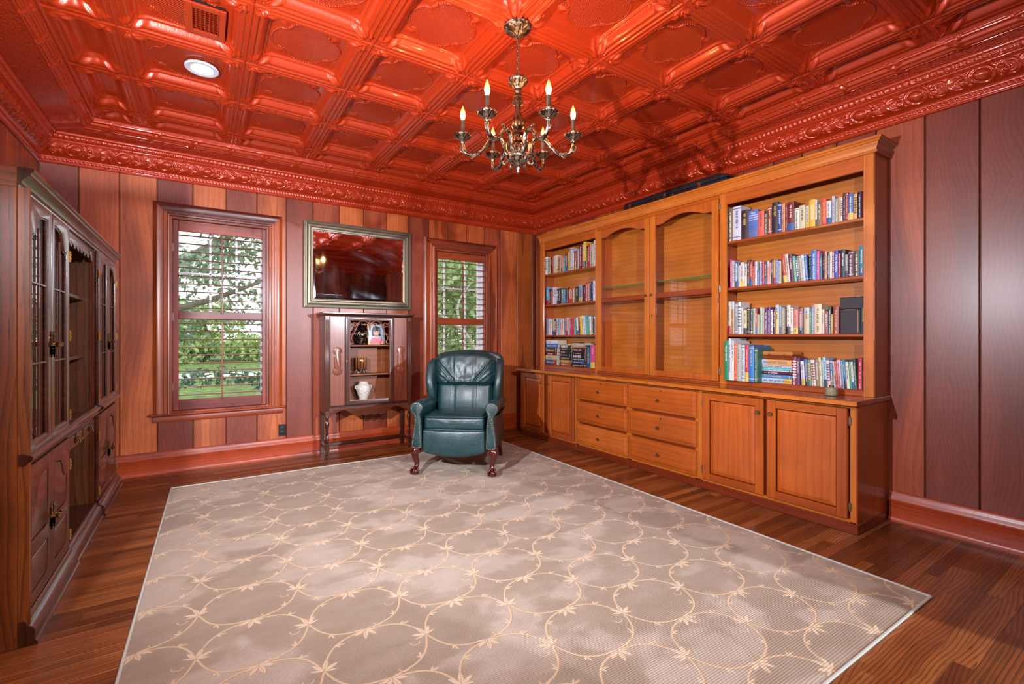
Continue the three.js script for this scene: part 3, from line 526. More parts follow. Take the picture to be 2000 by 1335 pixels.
  far(13.6, -24, 7.2, 7, '#98b078', 5600, 'tall leafy tree seen through the shutter behind the leather chair', 0.16);
  far(20.5, -37, 9.5, 9, '#84a070', 5600, 'dark leafy tree filling the upper slats of the window behind the leather chair', 0.12);
  far(33, -46, 8.5, 11, '#a4bb86', 4200, 'pale green tree beyond the mailbox outside the window behind the chair', 0.06);
  // pale branch outside the second window
  const snag = thing('bare_branch', 'pale bare forked branch among leaves outside the window behind the leather chair', 'branch', [6.1, GY, -14]);
  add('limb', [loft([V(2.2, 0, 0), V(1.7, 1.4, 0), V(1.0, 2.2, 0.2), V(-0.3, 2.9, 0.3)], (t) => lerp(0.10, 0.05, t), 8, 16), loft([V(1.0, 2.2, 0.2), V(0.9, 3.0, 0.2), V(1.3, 3.7, 0.3)], (t) => lerp(0.05, 0.02, t), 7, 12)], plain('pale bark', '#b3aca0', 0.9), snag);
  // crape myrtle sprays close to the first window
  const sp = thing('flowering_shrub', 'small leafy shrub with pink blossom close outside the window sill by the hutch', 'shrub', [1.15, GY, -8.2]);
  const twigs = [[[0, 0, 0], [-0.1, 0.9, 0], [-0.35, 1.25, 0.1], [-0.9, 1.42, 0.2], [-1.45, 1.32, 0.3]], [[0, 0, 0], [0, 0.8, 0], [-0.2, 1.05, 0], [-0.45, 1.32, 0]], [[0, 0, 0], [-0.2, 0.5, 0.1], [-0.7, 0.72, 0.2], [-1.05, 0.78, 0.2]]];
  add('twig', twigs.map((b) => loft(b.map((q) => V(...q)), (t) => lerp(0.02, 0.005, t), 6, 16)), bark, sp);
  const tw = twigs.map((b) => new THREE.CatmullRomCurve3(b.map((q) => V(...q))));
  add('foliage', leaves(420, r, (q) => { const c = tw[q() < 0.5 ? 0 : q() < 0.7 ? 1 : 2].getPoint(0.45 + 0.55 * q()); return [c.add(V((q() - 0.5) * 0.22, (q() - 0.5) * 0.2, (q() - 0.5) * 0.2)), 1]; }, 0.10), leafMat('#5f8068'), sp, { kind: 'stuff' });
  add('blossom', leaves(46, r, (q) => [V(-1.02 + (q() - 0.5) * 0.16, 0.82 + (q() - 0.5) * 0.1, 0.2 + (q() - 0.5) * 0.1), 1], 0.06), leafMat('#c98a86'), sp);
  // mailbox by the drive
  const mb = thing('mailbox', 'black mailbox on a dark post on the lawn, behind the slats over the chair', 'mailbox', [9.75, GY, -16.2]);
  add('box', ext([[-0.32, 0], [0.32, 0], [0.32, 0.34], ...Array.from({ length: 9 }, (_, i) => [0.32 * Math.cos((i + 1) * Math.PI / 10), 0.34 + 0.2 * Math.sin((i + 1) * Math.PI / 10)]), [-0.32, 0.34]], 0.8, 0.01).translate(0, 0.95, -0.4), plain('mailbox black', '#17191a', 0.5), mb);
  add('post', [bx(-0.07, 0.07, 0, 0.96, -0.07, 0.07, 0.01), bx(-0.05, 0.3, 0.5, 0.56, -0.04, 0.04, 0.01)], plain('post dark', '#26231f', 0.8), mb);
}
// ------------------------------------------------------------------ the oak hutch along the left wall (front faces +x; local x runs away from the camera)
{
  const t = thing('oak_hutch', 'large dark oak hutch with glazed cathedral doors, open middle shelves and brass hinges', 'hutch', [XL + 0.002, 0, -2.549], Math.PI / 2);
  const W = 2.345, D = 0.487, oakSide = wood('oak', '#8d4d1c', 0.4, 0.25), oakF = wood('oak', '#6f3a1b', 0.36, 0.4, 0.16), oakIn = wood('oak', '#7a4a1c', 0.45, 0.2), oakD = wood('oak', '#5a2e18', 0.34, 0.45, 0.14);
  const S = [[0, 0.755], [0.755, 1.56], [1.56, W]];     // sections
  // carcass
  add('side_panel', [bx(0, 0.02, 0, 1.852, 0, D - 0.006, 0.002, 1), bx(0.004, 0.02, 0, 1.78, D - 0.006, D + 0.030, 0.002, 1)], oakSide, t);
  add('side_panel', bx(W - 0.02, W, 0, 1.852, 0, D, 0.002, 1), oakSide, t);
  for (const x of [0.745, 1.55]) add('divider', [bx(x - 0.008, x + 0.022, 0.08, 1.80, 0.01, D - 0.01, 0.001, 1)], oakIn, t);
  add('back_panel', bx(0.02, W - 0.02, 0.02, 1.84, 0.004, 0.012, 0, 1), oakIn, t);
  add('top_panel', bx(0.0, W, 1.80, 1.82, 0, D, 0.001, 0), oakIn, t);
  add('bottom_panel', bx(0.02, W - 0.02, 0.085, 0.105, 0.01, D, 0.001, 0), oakD, t);
  add('counter', bx(0.02, W - 0.02, 0.690, 0.712, 0.01, D + 0.012, 0.001, 0), oakD, t);
  for (const [x0, x1] of S) for (const y of [1.06, 1.435]) add('shelf', bx(x0 + 0.02, x1 - 0.012, y, y + 0.022, 0.012, x0 > 0.5 && x0 < 1 ? D - 0.06 : D - 0.10, 0.003, 0), oakF, t);
  // crown: the end of it shows as a plain block
  const CR = [[0, 0], [0.010, 0], [0.012, 0.010], [0.020, 0.016], [0.020, 0.026], [0.030, 0.040], [0.046, 0.050], [0.046, 0.060], [0.054, 0.066], [0.054, 0.078], [0, 0.078]];
  add('crown_moulding', [run(CR, V(-0.001, 1.776, D - 0.012), V(W, 1.776, D - 0.012), Z, Y)], wood('oak', '#4a2a1c', 0.28, 0.6, 0.10), t);
  add('crown_end', bx(-0.003, 0.02, 1.776, 1.853, D - 0.10, D - 0.006, 0.002, 2), oakSide, t);
  // waist moulding
  const WM = [[0, 0], [0.020, 0], [0.024, 0.006], [0.024, 0.010], [0.034, 0.014], [0.040, 0.022], [0.040, 0.030], [0.034, 0.036], [0.026, 0.038], [0.018, 0.044], [0, 0.046]];
  const BM = [[0, 0], [0.052, 0], [0.052, 0.012], [0.046, 0.018], [0.044, 0.030], [0.046, 0.046], [0.044, 0.062], [0.034, 0.076], [0.022, 0.082], [0.020, 0.090], [0.012, 0.098], [0, 0.100]];
  const wm = wood('oak', '#54301f', 0.28, 0.6, 0.10);
  add('waist_moulding', S.map(([a, b], i) => run(WM, V(i ? a : -0.002, 0.700, D - (i === 1 ? 0.012 : 0)), V(b, 0.700, D - (i === 1 ? 0.012 : 0)), Z, Y)), wm, t);
  add('base_moulding', S.map(([a, b], i) => run(BM, V(i ? a - 0.004 : -0.002, 0, D - (i === 1 ? 0.010 : 0)), V(b + (i === 0 ? 0.004 : 0), 0, D - (i === 1 ? 0.010 : 0)), Z, Y)), wm, t);
  // face frame stiles
  for (const [a, b] of [[0.02, 0.052], [0.742, 0.778], [1.530, 1.566], [W - 0.03, W]]) add('face_frame', bx(a, b, 0.09, 1.785, D - 0.03, D - 0.008, 0.002, 1), wood('oak', '#8a4a16', 0.36, 0.3), t);
  for (const [a, b] of [[0.052, 0.742], [1.566, W - 0.03]]) add('face_frame', [bx(a, b, 1.765, 1.785, D - 0.03, D - 0.010), bx(a, b, 0.675, 0.72, D - 0.03, D - 0.010)], oakF, t);
  const hinge = (p, x, y, z) => add('hinge', [bx(x - 0.011, x + 0.011, y - 0.026, y + 0.026, z, z + 0.002, 0.0005), lathe([[0, -0.028], [0.0045, -0.028], [0.0045, 0.028], [0, 0.028]], 10).translate(x, y, z + 0.004), bx(x - 0.006, x + 0.006, y - 0.012, y - 0.006, z + 0.002, z + 0.0095, 0.0005), bx(x - 0.006, x + 0.006, y + 0.006, y + 0.012, z + 0.002, z + 0.0095, 0.0005)], plain('hinge brass', '#d0a55a', 0.3, { metalness: 0.85 }), p);
  const pull = (p, x, y, z, s = 1) => { const g = [];
    for (const k of [-1, 1]) { g.push(lathe([[0, 0], [0.004, 0], [0.0045, 0.010], [0.003, 0.020], [0.0055, 0.026], [0.0035, 0.034], [0.0045, 0.044], [0.002, 0.050], [0.0035, 0.056], [0, 0.060]], 10).scale(s, s * k, s).translate(x, y, z + 0.004)); }
    g.push(lathe([[0, 0], [0.010, 0], [0.011, 0.004], [0.007, 0.007], [0.004, 0.016], [0.011, 0.022], [0.0125, 0.029], [0.008, 0.035], [0, 0.037]], 14).rotateX(Math.PI / 2).scale(s, s, s).translate(x, y, z));
    add('door_pull', g, plain('pull brass', '#8f7a52', 0.25, { metalness: 1 }), p); };
  // cathedral outline: height rises from the outer side to the inner
  const arch = (x0, x1, yb, yLow, yHigh, inner) => { const o = [[x0, yb], [x1, yb]]; const n = 22, top = []; for (let i = 0; i <= n; i++) { const q = i / n, f = inner > 0 ? q : 1 - q; const s = f < 0.12 ? 0 : f < 0.55 ? 0.5 - 0.5 * Math.cos((f - 0.12) / 0.43 * Math.PI) : 1 + 0.12 * Math.sin((f - 0.55) / 0.45 * Math.PI * 0.5); top.push([lerp(x1, x0, 1 - q), yLow + (yHigh - yLow) * s / 1.12]); } return [...o, ...top.reverse()]; };
  const inset = (pts, k) => { const cx = pts.reduce((a, p) => a + p[0], 0) / pts.length, xs = pts.map((p) => p[0]), ys = pts.map((p) => p[1]), w = Math.max(...xs) - Math.min(...xs), h = Math.max(...ys) - Math.min(...ys), mx = (Math.max(...xs) + Math.min(...xs)) / 2, my = (Math.max(...ys) + Math.min(...ys)) / 2; return pts.map((p) => [mx + (p[0] - mx) * (1 - 2 * k / w), my + (p[1] - my) * (1 - 2 * k / h)]); };
  const zf = D - 0.008;
  const upperDoor = (x0, x1, inner) => {
    const d = sub('glass_door', t), y0 = 0.728, y1 = 1.768, s = 0.052, a = arch(x0 + s, x1 - s, y0 + s - 0.012, 1.622, 1.722, inner), rect = [[x0, y0], [x1, y0], [x1, y1], [x0, y1]];
    add('door_frame', ext(rect, 0.022, 0.003, { holes: [[...a].reverse()] }).translate(0, 0, zf), wood('oak', '#5d3322', 0.28, 0.55, 0.10), d);
    add('bead', ext(a, 0.008, 0.002, { holes: [inset(a, 0.008).reverse()] }).translate(0, 0, zf + 0.010), oakF, d);
    add('pane', new THREE.ShapeGeometry(shapeOf(inset(a, 0.001))).translate(0, 0, zf + 0.008), glass, d);
    const xm = (x0 + x1) / 2; add('muntin', [bx(xm - 0.004, xm + 0.004, y0 + s - 0.012, inner > 0 ? 1.66 : 1.66, zf + 0.010, zf + 0.018, 0.0015), bx(x0 + s, x1 - s, 1.084, 1.092, zf + 0.010, zf + 0.018, 0.0015), bx(x0 + s, x1 - s, 1.420, 1.428, zf + 0.010, zf + 0.018, 0.0015)], oakF, d);
    for (const y of [1.615, 1.205, 0.795]) hinge(d, inner > 0 ? x0 - 0.004 : x1 + 0.004, y, zf + 0.020);
    pull(d, inner > 0 ? x1 - 0.018 : x0 + 0.018, 1.165, zf + 0.022);
  };
  const lowerDoor = (x0, x1, inner) => {
    const d = sub('cupboard_door', t), y0 = 0.108, y1 = 0.678, s = 0.048, a = arch(x0 + s, x1 - s, 0.365, 0.505, 0.612, inner), b = [[x0 + s, 0.155], [x1 - s, 0.155], [x1 - s, 0.300], [x0 + s, 0.300]];
    add('door_frame', ext([[x0, y0], [x1, y0], [x1, y1], [x0, y1]], 0.022, 0.003, { holes: [[...a].reverse(), [...b].reverse()] }).translate(0, 0, zf), oakF, d);
    for (const q of [a, b]) add('raised_panel', [ext(inset(q, -0.002), 0.008, 0.001).translate(0, 0, zf), ext(inset(q, 0.004), 0.018, 0.008, { seg: 3, crease: 0.4 }).translate(0, 0, zf + 0.001)], oakF, d);
    for (const y of [0.54, 0.175]) hinge(d, inner > 0 ? x0 - 0.004 : x1 + 0.004, y, zf + 0.020);
    pull(d, inner > 0 ? x1 - 0.018 : x0 + 0.018, 0.385, zf + 0.022);
  };
  upperDoor(0.056, 0.394, 1); upperDoor(0.400, 0.738, -1); upperDoor(1.572, 1.938, 1); upperDoor(1.944, W - 0.034, -1);
  lowerDoor(0.056, 0.394, 1); lowerDoor(0.400, 0.738, -1); lowerDoor(1.572, 1.938, 1); lowerDoor(1.944, W - 0.034, -1);
  // scalloped valance over the open middle
  { const x0 = 0.778, x1 = 1.530, n = 80, pts = [[x0, 1.775], [x0, 1.690]]; for (let i = 0; i <= n; i++) { const q = i / n, m = Math.abs(q * 2 - 1); const y = m > 0.92 ? 1.690 : m > 0.72 ? 1.690 + 0.045 * sstep(0.92, 0.74, m) : 1.722 - 0.026 * Math.abs(Math.sin((m - 0.72) * Math.PI / 0.24)); pts.push([lerp(x0, x1, q), y]); } pts.push([x1, 1.690], [x1, 1.775]); add('valance', ext(pts, 0.018, 0.002).translate(0, 0, zf - 0.022), wood('oak', '#54301f', 0.3, 0.5, 0.12), t); }
  // two small drawers over the open lower bay
  for (const [a, b] of [[0.786, 1.150], [1.160, 1.524]]) { const d = sub('drawer', t); add('drawer_front', [bx(a, b, 0.592, 0.668, zf - 0.014, zf, 0.003, 0), ext([[a + 0.016, 0.604], [b - 0.016, 0.604], [b - 0.016, 0.656], [a + 0.016, 0.656]], 0.012, 0.005).translate(0, 0, zf - 0.004)], oakF, d);
    const cx = (a + b) / 2, g = []; g.push(ext(Array.from({ length: 24 }, (_, i) => { const q = i / 24 * Math.PI * 2, rr = 0.022 + 0.005 * Math.cos(q * 4); return [Math.cos(q) * rr * 1.25, Math.sin(q) * rr]; }), 0.004, 0.001).translate(cx, 0.632, zf + 0.008), loft([V(cx - 0.022, 0.636, zf + 0.014), V(cx - 0.020, 0.618, zf + 0.022), V(cx, 0.608, zf + 0.024), V(cx + 0.020, 0.618, zf + 0.022), V(cx + 0.022, 0.636, zf + 0.014)], 0.0035, 8, 20));
    for (const k of [-1, 1]) g.push(lathe([[0, 0], [0.005, 0], [0.006, 0.006], [0, 0.010]], 10).rotateX(Math.PI / 2).translate(cx + k * 0.022, 0.636, zf + 0.010)); add('bail_pull', g, plain('pull brass', '#8f7a52', 0.25, { metalness: 1 }), d); }
  add('face_frame', [bx(0.778, 1.530, 0.578, 0.590, D - 0.03, D - 0.014), bx(1.150, 1.160, 0.59, 0.67, D - 0.03, D - 0.014)], oakF, t);
}
// ------------------------------------------------------------------ cherry built-in along the right wall (fronts face -x; local x runs towards the camera, local z into the room)
const BX = 3.30, UX = 3.559;             // planes of the base and upper fronts
const bi = (n, l, c, z) => thing(n, l, c, [XR - 0.002, 0, z], -Math.PI / 2);
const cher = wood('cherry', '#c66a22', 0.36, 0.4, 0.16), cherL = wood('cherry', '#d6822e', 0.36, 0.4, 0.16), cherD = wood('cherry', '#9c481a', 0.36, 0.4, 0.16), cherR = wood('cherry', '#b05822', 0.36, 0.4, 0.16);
const knobGeo = () => lathe([[0, 0], [0.007, 0], [0.0075, 0.003], [0.005, 0.006], [0.005, 0.012], [0.012, 0.017], [0.0145, 0.022], [0.0125, 0.026], [0.006, 0.0275], [0, 0.028]], 16).rotateX(Math.PI / 2);
const lockGeo = () => lathe([[0, 0], [0.008, 0], [0.008, 0.003], [0.006, 0.004], [0, 0.004]], 14).rotateX(Math.PI / 2);
const ihinge = (p, x, y, z) => add('hinge', [bx(x - 0.007, x + 0.007, y - 0.020, y + 0.020, z, z + 0.003, 0.001), lathe([[0, -0.030], [0.004, -0.028], [0.0045, 0.028], [0, 0.030]], 10).translate(x, y, z + 0.004)], plain('hinge nickel', '#9b9288', 0.35, { metalness: 0.9 }), p);
const DB = XR - 0.002 - BX, DU = XR - 0.002 - UX;
{
  // base units: [from z, to z]
  const rp = (x0, x1, y0, y1, z, m, p, name = 'door_panel') => { const b = 0.030; add(name, [ext([[x0 + 0.006, y0 + 0.006], [x1 - 0.006, y0 + 0.006], [x1 - 0.006, y1 - 0.006], [x0 + 0.006, y1 - 0.006]], 0.010, 0.001).translate(0, 0, z), (() => { const w = x1 - x0, h = y1 - y0, cx = (x0 + x1) / 2, cy = (y0 + y1) / 2, P = [], U = []; const rc = (k, zz) => [[cx - w / 2 + k, cy - h / 2 + k, zz], [cx + w / 2 - k, cy - h / 2 + k, zz], [cx + w / 2 - k, cy + h / 2 - k, zz], [cx - w / 2 + k, cy + h / 2 - k, zz]];
    const L = [rc(0.006, z + 0.010), rc(b, z + 0.017), rc(b + 0.001, z + 0.0195)]; for (let k = 0; k < 2; k++) for (let i = 0; i < 4; i++) { const a = L[k][i], c = L[k][(i + 1) % 4], d = L[k + 1][(i + 1) % 4], e = L[k + 1][i]; for (const q of [a, c, d, a, d, e]) { P.push(...q); U.push(q[0] + 1.3, q[1]); } } const a = L[2]; for (const q of [a[0], a[1], a[2], a[0], a[2], a[3]]) { P.push(...q); U.push(q[0] + 1.3, q[1]); } return made(P, null, U); })()], m, p); };
  const door = (t, x0, x1, knobSide, hingeSide, warm = cher) => { const d = sub('door', t), y0 = 0.085, y1 = 0.762, s = 0.060, z = DB;
    add('stile', bx(x0, x0 + s, y0, y1, z, z + 0.02, 0.004, 1), warm, d); add('stile', bx(x1 - s, x1, y0, y1, z, z + 0.02, 0.004, 1), hingeSide > 0 ? cherR : warm, d);
    add('rail', bx(x0 + s, x1 - s, y1 - 0.056, y1, z, z + 0.0195, 0.004, 0), cher, d); add('rail', bx(x0 + s, x1 - s, y0, y0 + 0.052, z, z + 0.0195, 0.004, 0), cherR, d);
    rp(x0 + s, x1 - s, y0 + 0.052, y1 - 0.056, z - 0.004, wood('cherry', '#cc6e2a', 0.36, 0.4, 0.16), d);
    add('knob', knobGeo().translate(knobSide > 0 ? x1 - 0.030 : x0 + 0.030, 0.668, z + 0.02), oldBrass, d);
    for (const y of [0.684, 0.160]) ihinge(d, hingeSide > 0 ? x1 + 0.009 : x0 - 0.009, y, z + 0.004); };
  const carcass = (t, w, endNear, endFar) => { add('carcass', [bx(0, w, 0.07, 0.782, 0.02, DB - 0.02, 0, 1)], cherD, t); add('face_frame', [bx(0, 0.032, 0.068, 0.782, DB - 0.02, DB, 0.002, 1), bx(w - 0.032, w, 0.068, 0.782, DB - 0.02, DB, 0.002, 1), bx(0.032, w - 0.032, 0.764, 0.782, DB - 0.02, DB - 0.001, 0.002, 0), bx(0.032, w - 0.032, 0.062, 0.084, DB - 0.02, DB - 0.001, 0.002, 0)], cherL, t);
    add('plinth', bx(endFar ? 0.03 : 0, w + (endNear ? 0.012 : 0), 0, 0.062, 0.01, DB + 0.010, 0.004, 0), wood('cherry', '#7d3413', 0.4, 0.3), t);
    if (endNear) { add('end_panel', [bx(w - 0.001, w + 0.008, 0.002, 0.782, DB * 0.42, DB, 0.001, 1)], wood('cherry', '#a3521a', 0.36, 0.4, 0.16), t); add('end_panel', bx(w - 0.001, w + 0.008, 0.002, 0.782, 0.004, DB * 0.42 - 0.001, 0.001, 1), cherR, t); } };
  const a = bi('base_cabinet', 'two-door cherry base cabinet at the open end, below the reed diffuser', 'cabinet', -2.288); carcass(a, 1.078, true);
  door(a, 0.045, 0.524, 1, -1); door(a, 0.550, 1.038, -1, 1);
  const drawers = (t, w, k) => { const rows = [[0.526, 0.764], [0.300, 0.530], [0.082, 0.300]], R3 = [[0.548, 0.762], [0.312, 0.526], [0.086, 0.292]]; R3.forEach(([y0, y1], i) => { const d = sub('drawer', t), x0 = 0.010, x1 = w - 0.030, m = i === 2 && k ? wood('cherry', '#d07832', 0.36, 0.4, 0.16) : i ? wood('cherry', '#bc6420', 0.36, 0.4, 0.16) : cher;
      add('drawer_front', [bx(x0, x1, y0, y1, DB, DB + 0.012, 0.002, 0), (() => { const P = [], U = [], w2 = x1 - x0, h = y1 - y0, rc = (q, z) => [[x0 + q, y0 + q, z], [x1 - q, y0 + q, z], [x1 - q, y1 - q, z], [x0 + q, y1 - q, z]]; const L = [rc(0, DB + 0.010), rc(0.002, DB + 0.016), rc(0.024, DB + 0.020), rc(0.030, DB + 0.024)]; for (let k2 = 0; k2 < 3; k2++) for (let j = 0; j < 4; j++) { const A = L[k2][j], B = L[k2][(j + 1) % 4], C = L[k2 + 1][(j + 1) % 4], E = L[k2 + 1][j]; for (const q of [A, B, C, A, C, E]) { P.push(...q); U.push(q[1] + 0.7 * i, q[0] + 0.4 * k); } } const A = L[3]; for (const q of [A[0], A[1], A[2], A[0], A[2], A[3]]) { P.push(...q); U.push(q[1] + 0.7 * i, q[0] + 0.4 * k); } return made(P, null, U); })()], m, d);
      add('knob', knobGeo().translate(w / 2 - 0.02, (y0 + y1) / 2 - 0.004, DB + 0.023), oldBrass, d);
      if (i < 2) add('lock', lockGeo().translate(w / 2 + 0.002, y1 - 0.030, DB + 0.0205), brass, d); }); };
  const b = bi('drawer_cabinet', 'wider cherry base unit of three drawers next to the open-end cabinet', 'drawers', -3.018); carcass(b, 0.728); drawers(b, 0.752, 0);
  const c = bi('drawer_cabinet', 'narrower cherry base unit of three drawers next to the corner cabinet', 'drawers', -3.744); carcass(c, 0.724); drawers(c, 0.748, 1);
  const d = bi('base_cabinet', 'two-door cherry base cabinet in the room corner beside the leather chair', 'cabinet', -4.79); carcass(d, 1.044, false, true);
  door(d, 0.050, 0.490, 1, -1); door(d, 0.565, 1.012, -1, 1);
  // worktop
  const top = bi('countertop', 'long polished cherry worktop on the base cabinets and drawers', 'worktop', -4.800);
  add('slab', bx(0, 3.616, 0.782, 0.814, 0.004, DB + 0.058, 0.005, 0), wood('cherry', '#93421a', 0.22, 0.8, 0.06), top);
  add('edge_band', bx(0, 3.616, 0.784, 0.812, DB + 0.0572, DB + 0.0625, 0.004, 0), cherL, top);
}
// upper units on the worktop
const SHELF_Y = [1.974, 1.597, 1.219];
{
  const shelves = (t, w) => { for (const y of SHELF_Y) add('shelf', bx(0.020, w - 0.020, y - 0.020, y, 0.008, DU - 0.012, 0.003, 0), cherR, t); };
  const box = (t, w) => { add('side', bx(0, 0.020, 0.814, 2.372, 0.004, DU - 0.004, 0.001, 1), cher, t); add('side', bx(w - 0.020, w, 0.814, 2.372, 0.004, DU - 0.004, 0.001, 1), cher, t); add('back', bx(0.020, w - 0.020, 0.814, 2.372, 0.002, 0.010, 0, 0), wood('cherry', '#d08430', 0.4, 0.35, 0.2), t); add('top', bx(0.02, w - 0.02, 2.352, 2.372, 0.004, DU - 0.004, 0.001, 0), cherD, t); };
  const frame = (t, w, l, r2) => { add('stile', bx(0, l, 0.814, 2.372, DU - 0.004, DU + 0.016, 0.002, 1), cherL, t); add('stile', bx(w - r2, w, 0.814, 2.372, DU - 0.004, DU + 0.016, 0.002, 1), cherL, t); add('rail', bx(l, w - r2, 2.270, 2.372, DU - 0.004, DU + 0.015, 0.002, 0), cher, t); add('rail', bx(l, w - r2, 0.814, 0.850, DU - 0.004, DU + 0.015, 0.003, 0), cherR, t); };
  const a = bi('bookcase', 'open cherry bookcase above the reed diffuser, four shelves of upright books', 'bookcase', -2.262); box(a, 1.060); frame(a, 1.060, 0.060, 0.058); shelves(a, 1.060);
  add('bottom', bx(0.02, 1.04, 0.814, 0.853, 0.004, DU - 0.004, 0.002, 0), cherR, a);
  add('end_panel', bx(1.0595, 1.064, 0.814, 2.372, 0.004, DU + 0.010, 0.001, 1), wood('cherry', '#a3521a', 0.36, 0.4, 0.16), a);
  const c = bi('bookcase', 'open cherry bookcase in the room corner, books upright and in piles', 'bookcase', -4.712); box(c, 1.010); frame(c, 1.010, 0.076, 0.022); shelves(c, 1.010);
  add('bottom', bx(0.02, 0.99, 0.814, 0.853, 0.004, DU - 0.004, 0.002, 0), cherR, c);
  add('filler', bx(-0.30, 0, 0.814, 2.372, 0.004, 0.03, 0.002, 1), cherD, c);
  // glazed display case between them
  const g = bi('display_cabinet', 'cherry display case with two arched glass doors between the bookcases', 'cabinet', -3.700); const w = 1.436; box(g, w);
  add('bottom', bx(0.02, w - 0.02, 0.814, 0.850, 0.004, DU - 0.004, 0.002, 0), cherR, g);
  add('rail', bx(0, w, 2.338, 2.372, DU - 0.004, DU + 0.012, 0.002, 0), cher, g); add('rail', bx(0, w, 0.814, 0.832, DU - 0.004, DU + 0.012, 0.002, 0), cherR, g);
  add('fixed_shelf', bx(0.02, w - 0.02, 1.556, 1.580, 0.008, DU - 0.03, 0.002, 0), cherD, g);
  for (const [x0, x1, s] of [[0.012, 0.720, 1], [0.726, 1.432, -1]]) {
    const d = sub('glass_door', g), y0 = 0.834, y1 = 2.334, st = 0.060, xa = x0 + st, xb = x1 - st, n = 24, o = [[xa, 0.884], [xb, 0.884], [xb, 2.245]];
    for (let i = 0; i <= n; i++) { const q = i / n, x = lerp(xb, xa, q), m = (s > 0 ? 1 - q : 1 - q); o.push([x, 2.243 + 0.052 * Math.pow(Math.sin(Math.PI * clamp((m - 0.14) / 0.72)), 0.8)]); } o.push([xa, 2.243]);
    add('door_frame', ext([[x0, y0], [x1, y0], [x1, y1], [x0, y1]], 0.02, 0.003, { holes: [[...o].reverse()] }).translate(0, 0, DU + 0.004), cher, d);
    add('stile_face', [bx(x0 + 0.002, xa, y0 + 0.002, y1 - 0.002, DU + 0.0235, DU + 0.0245, 0.0004, 1), bx(xb, x1 - 0.002, y0 + 0.002, y1 - 0.002, DU + 0.0235, DU + 0.0245, 0.0004, 1)], cherL, d);
    add('mid_rail', bx(xa, xb, 1.560, 1.606, DU + 0.006, DU + 0.020, 0.003, 0), cherD, d);
    add('pane', new THREE.PlaneGeometry(xb - xa + 0.01, 1.40).translate((xa + xb) / 2, 1.575, DU + 0.010), glass, d);
    add('knob', knobGeo().scale(0.9, 0.9, 0.9).translate(s > 0 ? x1 - 0.034 : x0 + 0.026, 1.593, DU + 0.024), oldBrass, d);
    if (s < 0) { add('lock', lockGeo().translate(x0 + 0.026, 1.398, DU + 0.0245), brass, d); for (const y of [2.266, 1.593, 0.916]) ihinge(d, x1 + 0.012, y, DU + 0.018); }
  }
  // one glass shelf, green at the edge
  const gs = thing('glass_shelf', 'green-edged glass shelf inside the display case behind its doors', 'shelf', [XR - 0.002, 0, -3.680], -Math.PI / 2);
  add('plate', bx(0.004, 1.392, 1.716, 1.724, 0.012, DU - 0.03, 0.0006), mat('shelf glass', { color: new THREE.Color('#e6fff2'), roughness: 0.03, transmission: 1, thickness: 0.008, ior: 1.5, attenuationColor: new THREE.Color('#6fd0a0'), attenuationDistance: 0.08 }), gs);
  add('polished_edge', bx(0.004, 1.392, 1.7155, 1.7245, DU - 0.0305, DU - 0.028, 0.0005), plain('green glass edge', '#1f7a4c', 0.2), gs);
  // papers on the bottom of the case
  const pp = thing('paper_sheets', 'loose white papers lying on the bottom of the display case', 'papers', [XR - 0.002, 0, -3.700], -Math.PI / 2), wp = plain('paper', '#dcd8dc', 0.8);
  for (const [x, z, w2, d2, ry, lift] of [[0.20, 0.10, 0.28, 0.15, 0.1, 0.003], [0.44, 0.10, 0.34, 0.16, -0.15, 0.012], [0.32, 0.09, 0.26, 0.15, 0.3, 0.020], [0.58, 0.10, 0.22, 0.14, 0.0, 0.004]]) add('sheet', surf(8, 6, (a, b) => [(a - 0.5) * w2, 0.8505 + lift + 0.012 * Math.sin(a * 3) * b * (lift / 0.02), (b - 0.5) * d2 * 0.9]).rotateY(ry * 0.3).translate(x, 0, z), mat('paper sheet', { color: new THREE.Color('#dcd8dc'), roughness: 0.8, side: THREE.DoubleSide }), pp);
  // cornice over all three
  const CN = [[0, 0], [0.016, 0], [0.016, 0.014], [0.008, 0.018], [0.008, 0.024], [0.020, 0.046], [0.024, 0.060], [0.034, 0.066], [0.034, 0.072], [0.046, 0.078], [0.046, 0.092], [0, 0.092]];
  const co = thing('bookcase_cornice', 'stepped cherry cornice along the top of the bookcases', 'cornice', [XR - 0.002, 0, -4.712], -Math.PI / 2);
  add('moulding', [run(CN, V(0, 2.364, DU + 0.016), V(3.516, 2.364, DU + 0.016), Z, Y, 0, 1, { caps: false })], cherL, co);
  add('moulding', [run(CN, V(3.516, 2.364, DU + 0.016), V(3.516, 2.364, 0.0), X, Y, 1, 0, { caps: false })], cherD, co);
  add('cover_board', bx(0, 3.52, 2.440, 2.452, 0.004, DU + 0.03, 0.001, 0), cherR, co);
  // black instrument case on the cornice
  const cs = thing('instrument_case', 'long black hard case with brass latches lying on the cornice', 'case', [XR - 0.115, 2.456, -3.322], -Math.PI / 2), blk = plain('case black', '#17151c', 0.5, { bumpMap: tinBump, bumpScale: 0.0002 });
  const top = [[0, 0], [1.11, 0], [1.13, 0.02], [1.11, 0.075], [1.04, 0.098], [0.9, 0.100], [0.012, 0.086], [0, 0.07]];
  add('body', ext(top.map(([x, y]) => [x, Math.min(y, 0.046)]), 0.15, 0.006).translate(0, 0, -0.055), blk, cs);
  add('lid', ext([[0, 0.049], [1.125, 0.049], [1.11, 0.075], [1.04, 0.096], [0.86, 0.098], [0.012, 0.086], [0, 0.075]], 0.15, 0.006).translate(0, 0, -0.055), blk, cs);
  for (const x of [0.075, 0.50, 0.86]) add('latch', [bx(x - 0.014, x + 0.014, 0.022, 0.070, 0.094, 0.099, 0.002), bx(x - 0.009, x + 0.009, 0.038, 0.060, 0.098, 0.104, 0.002)], brass, cs);
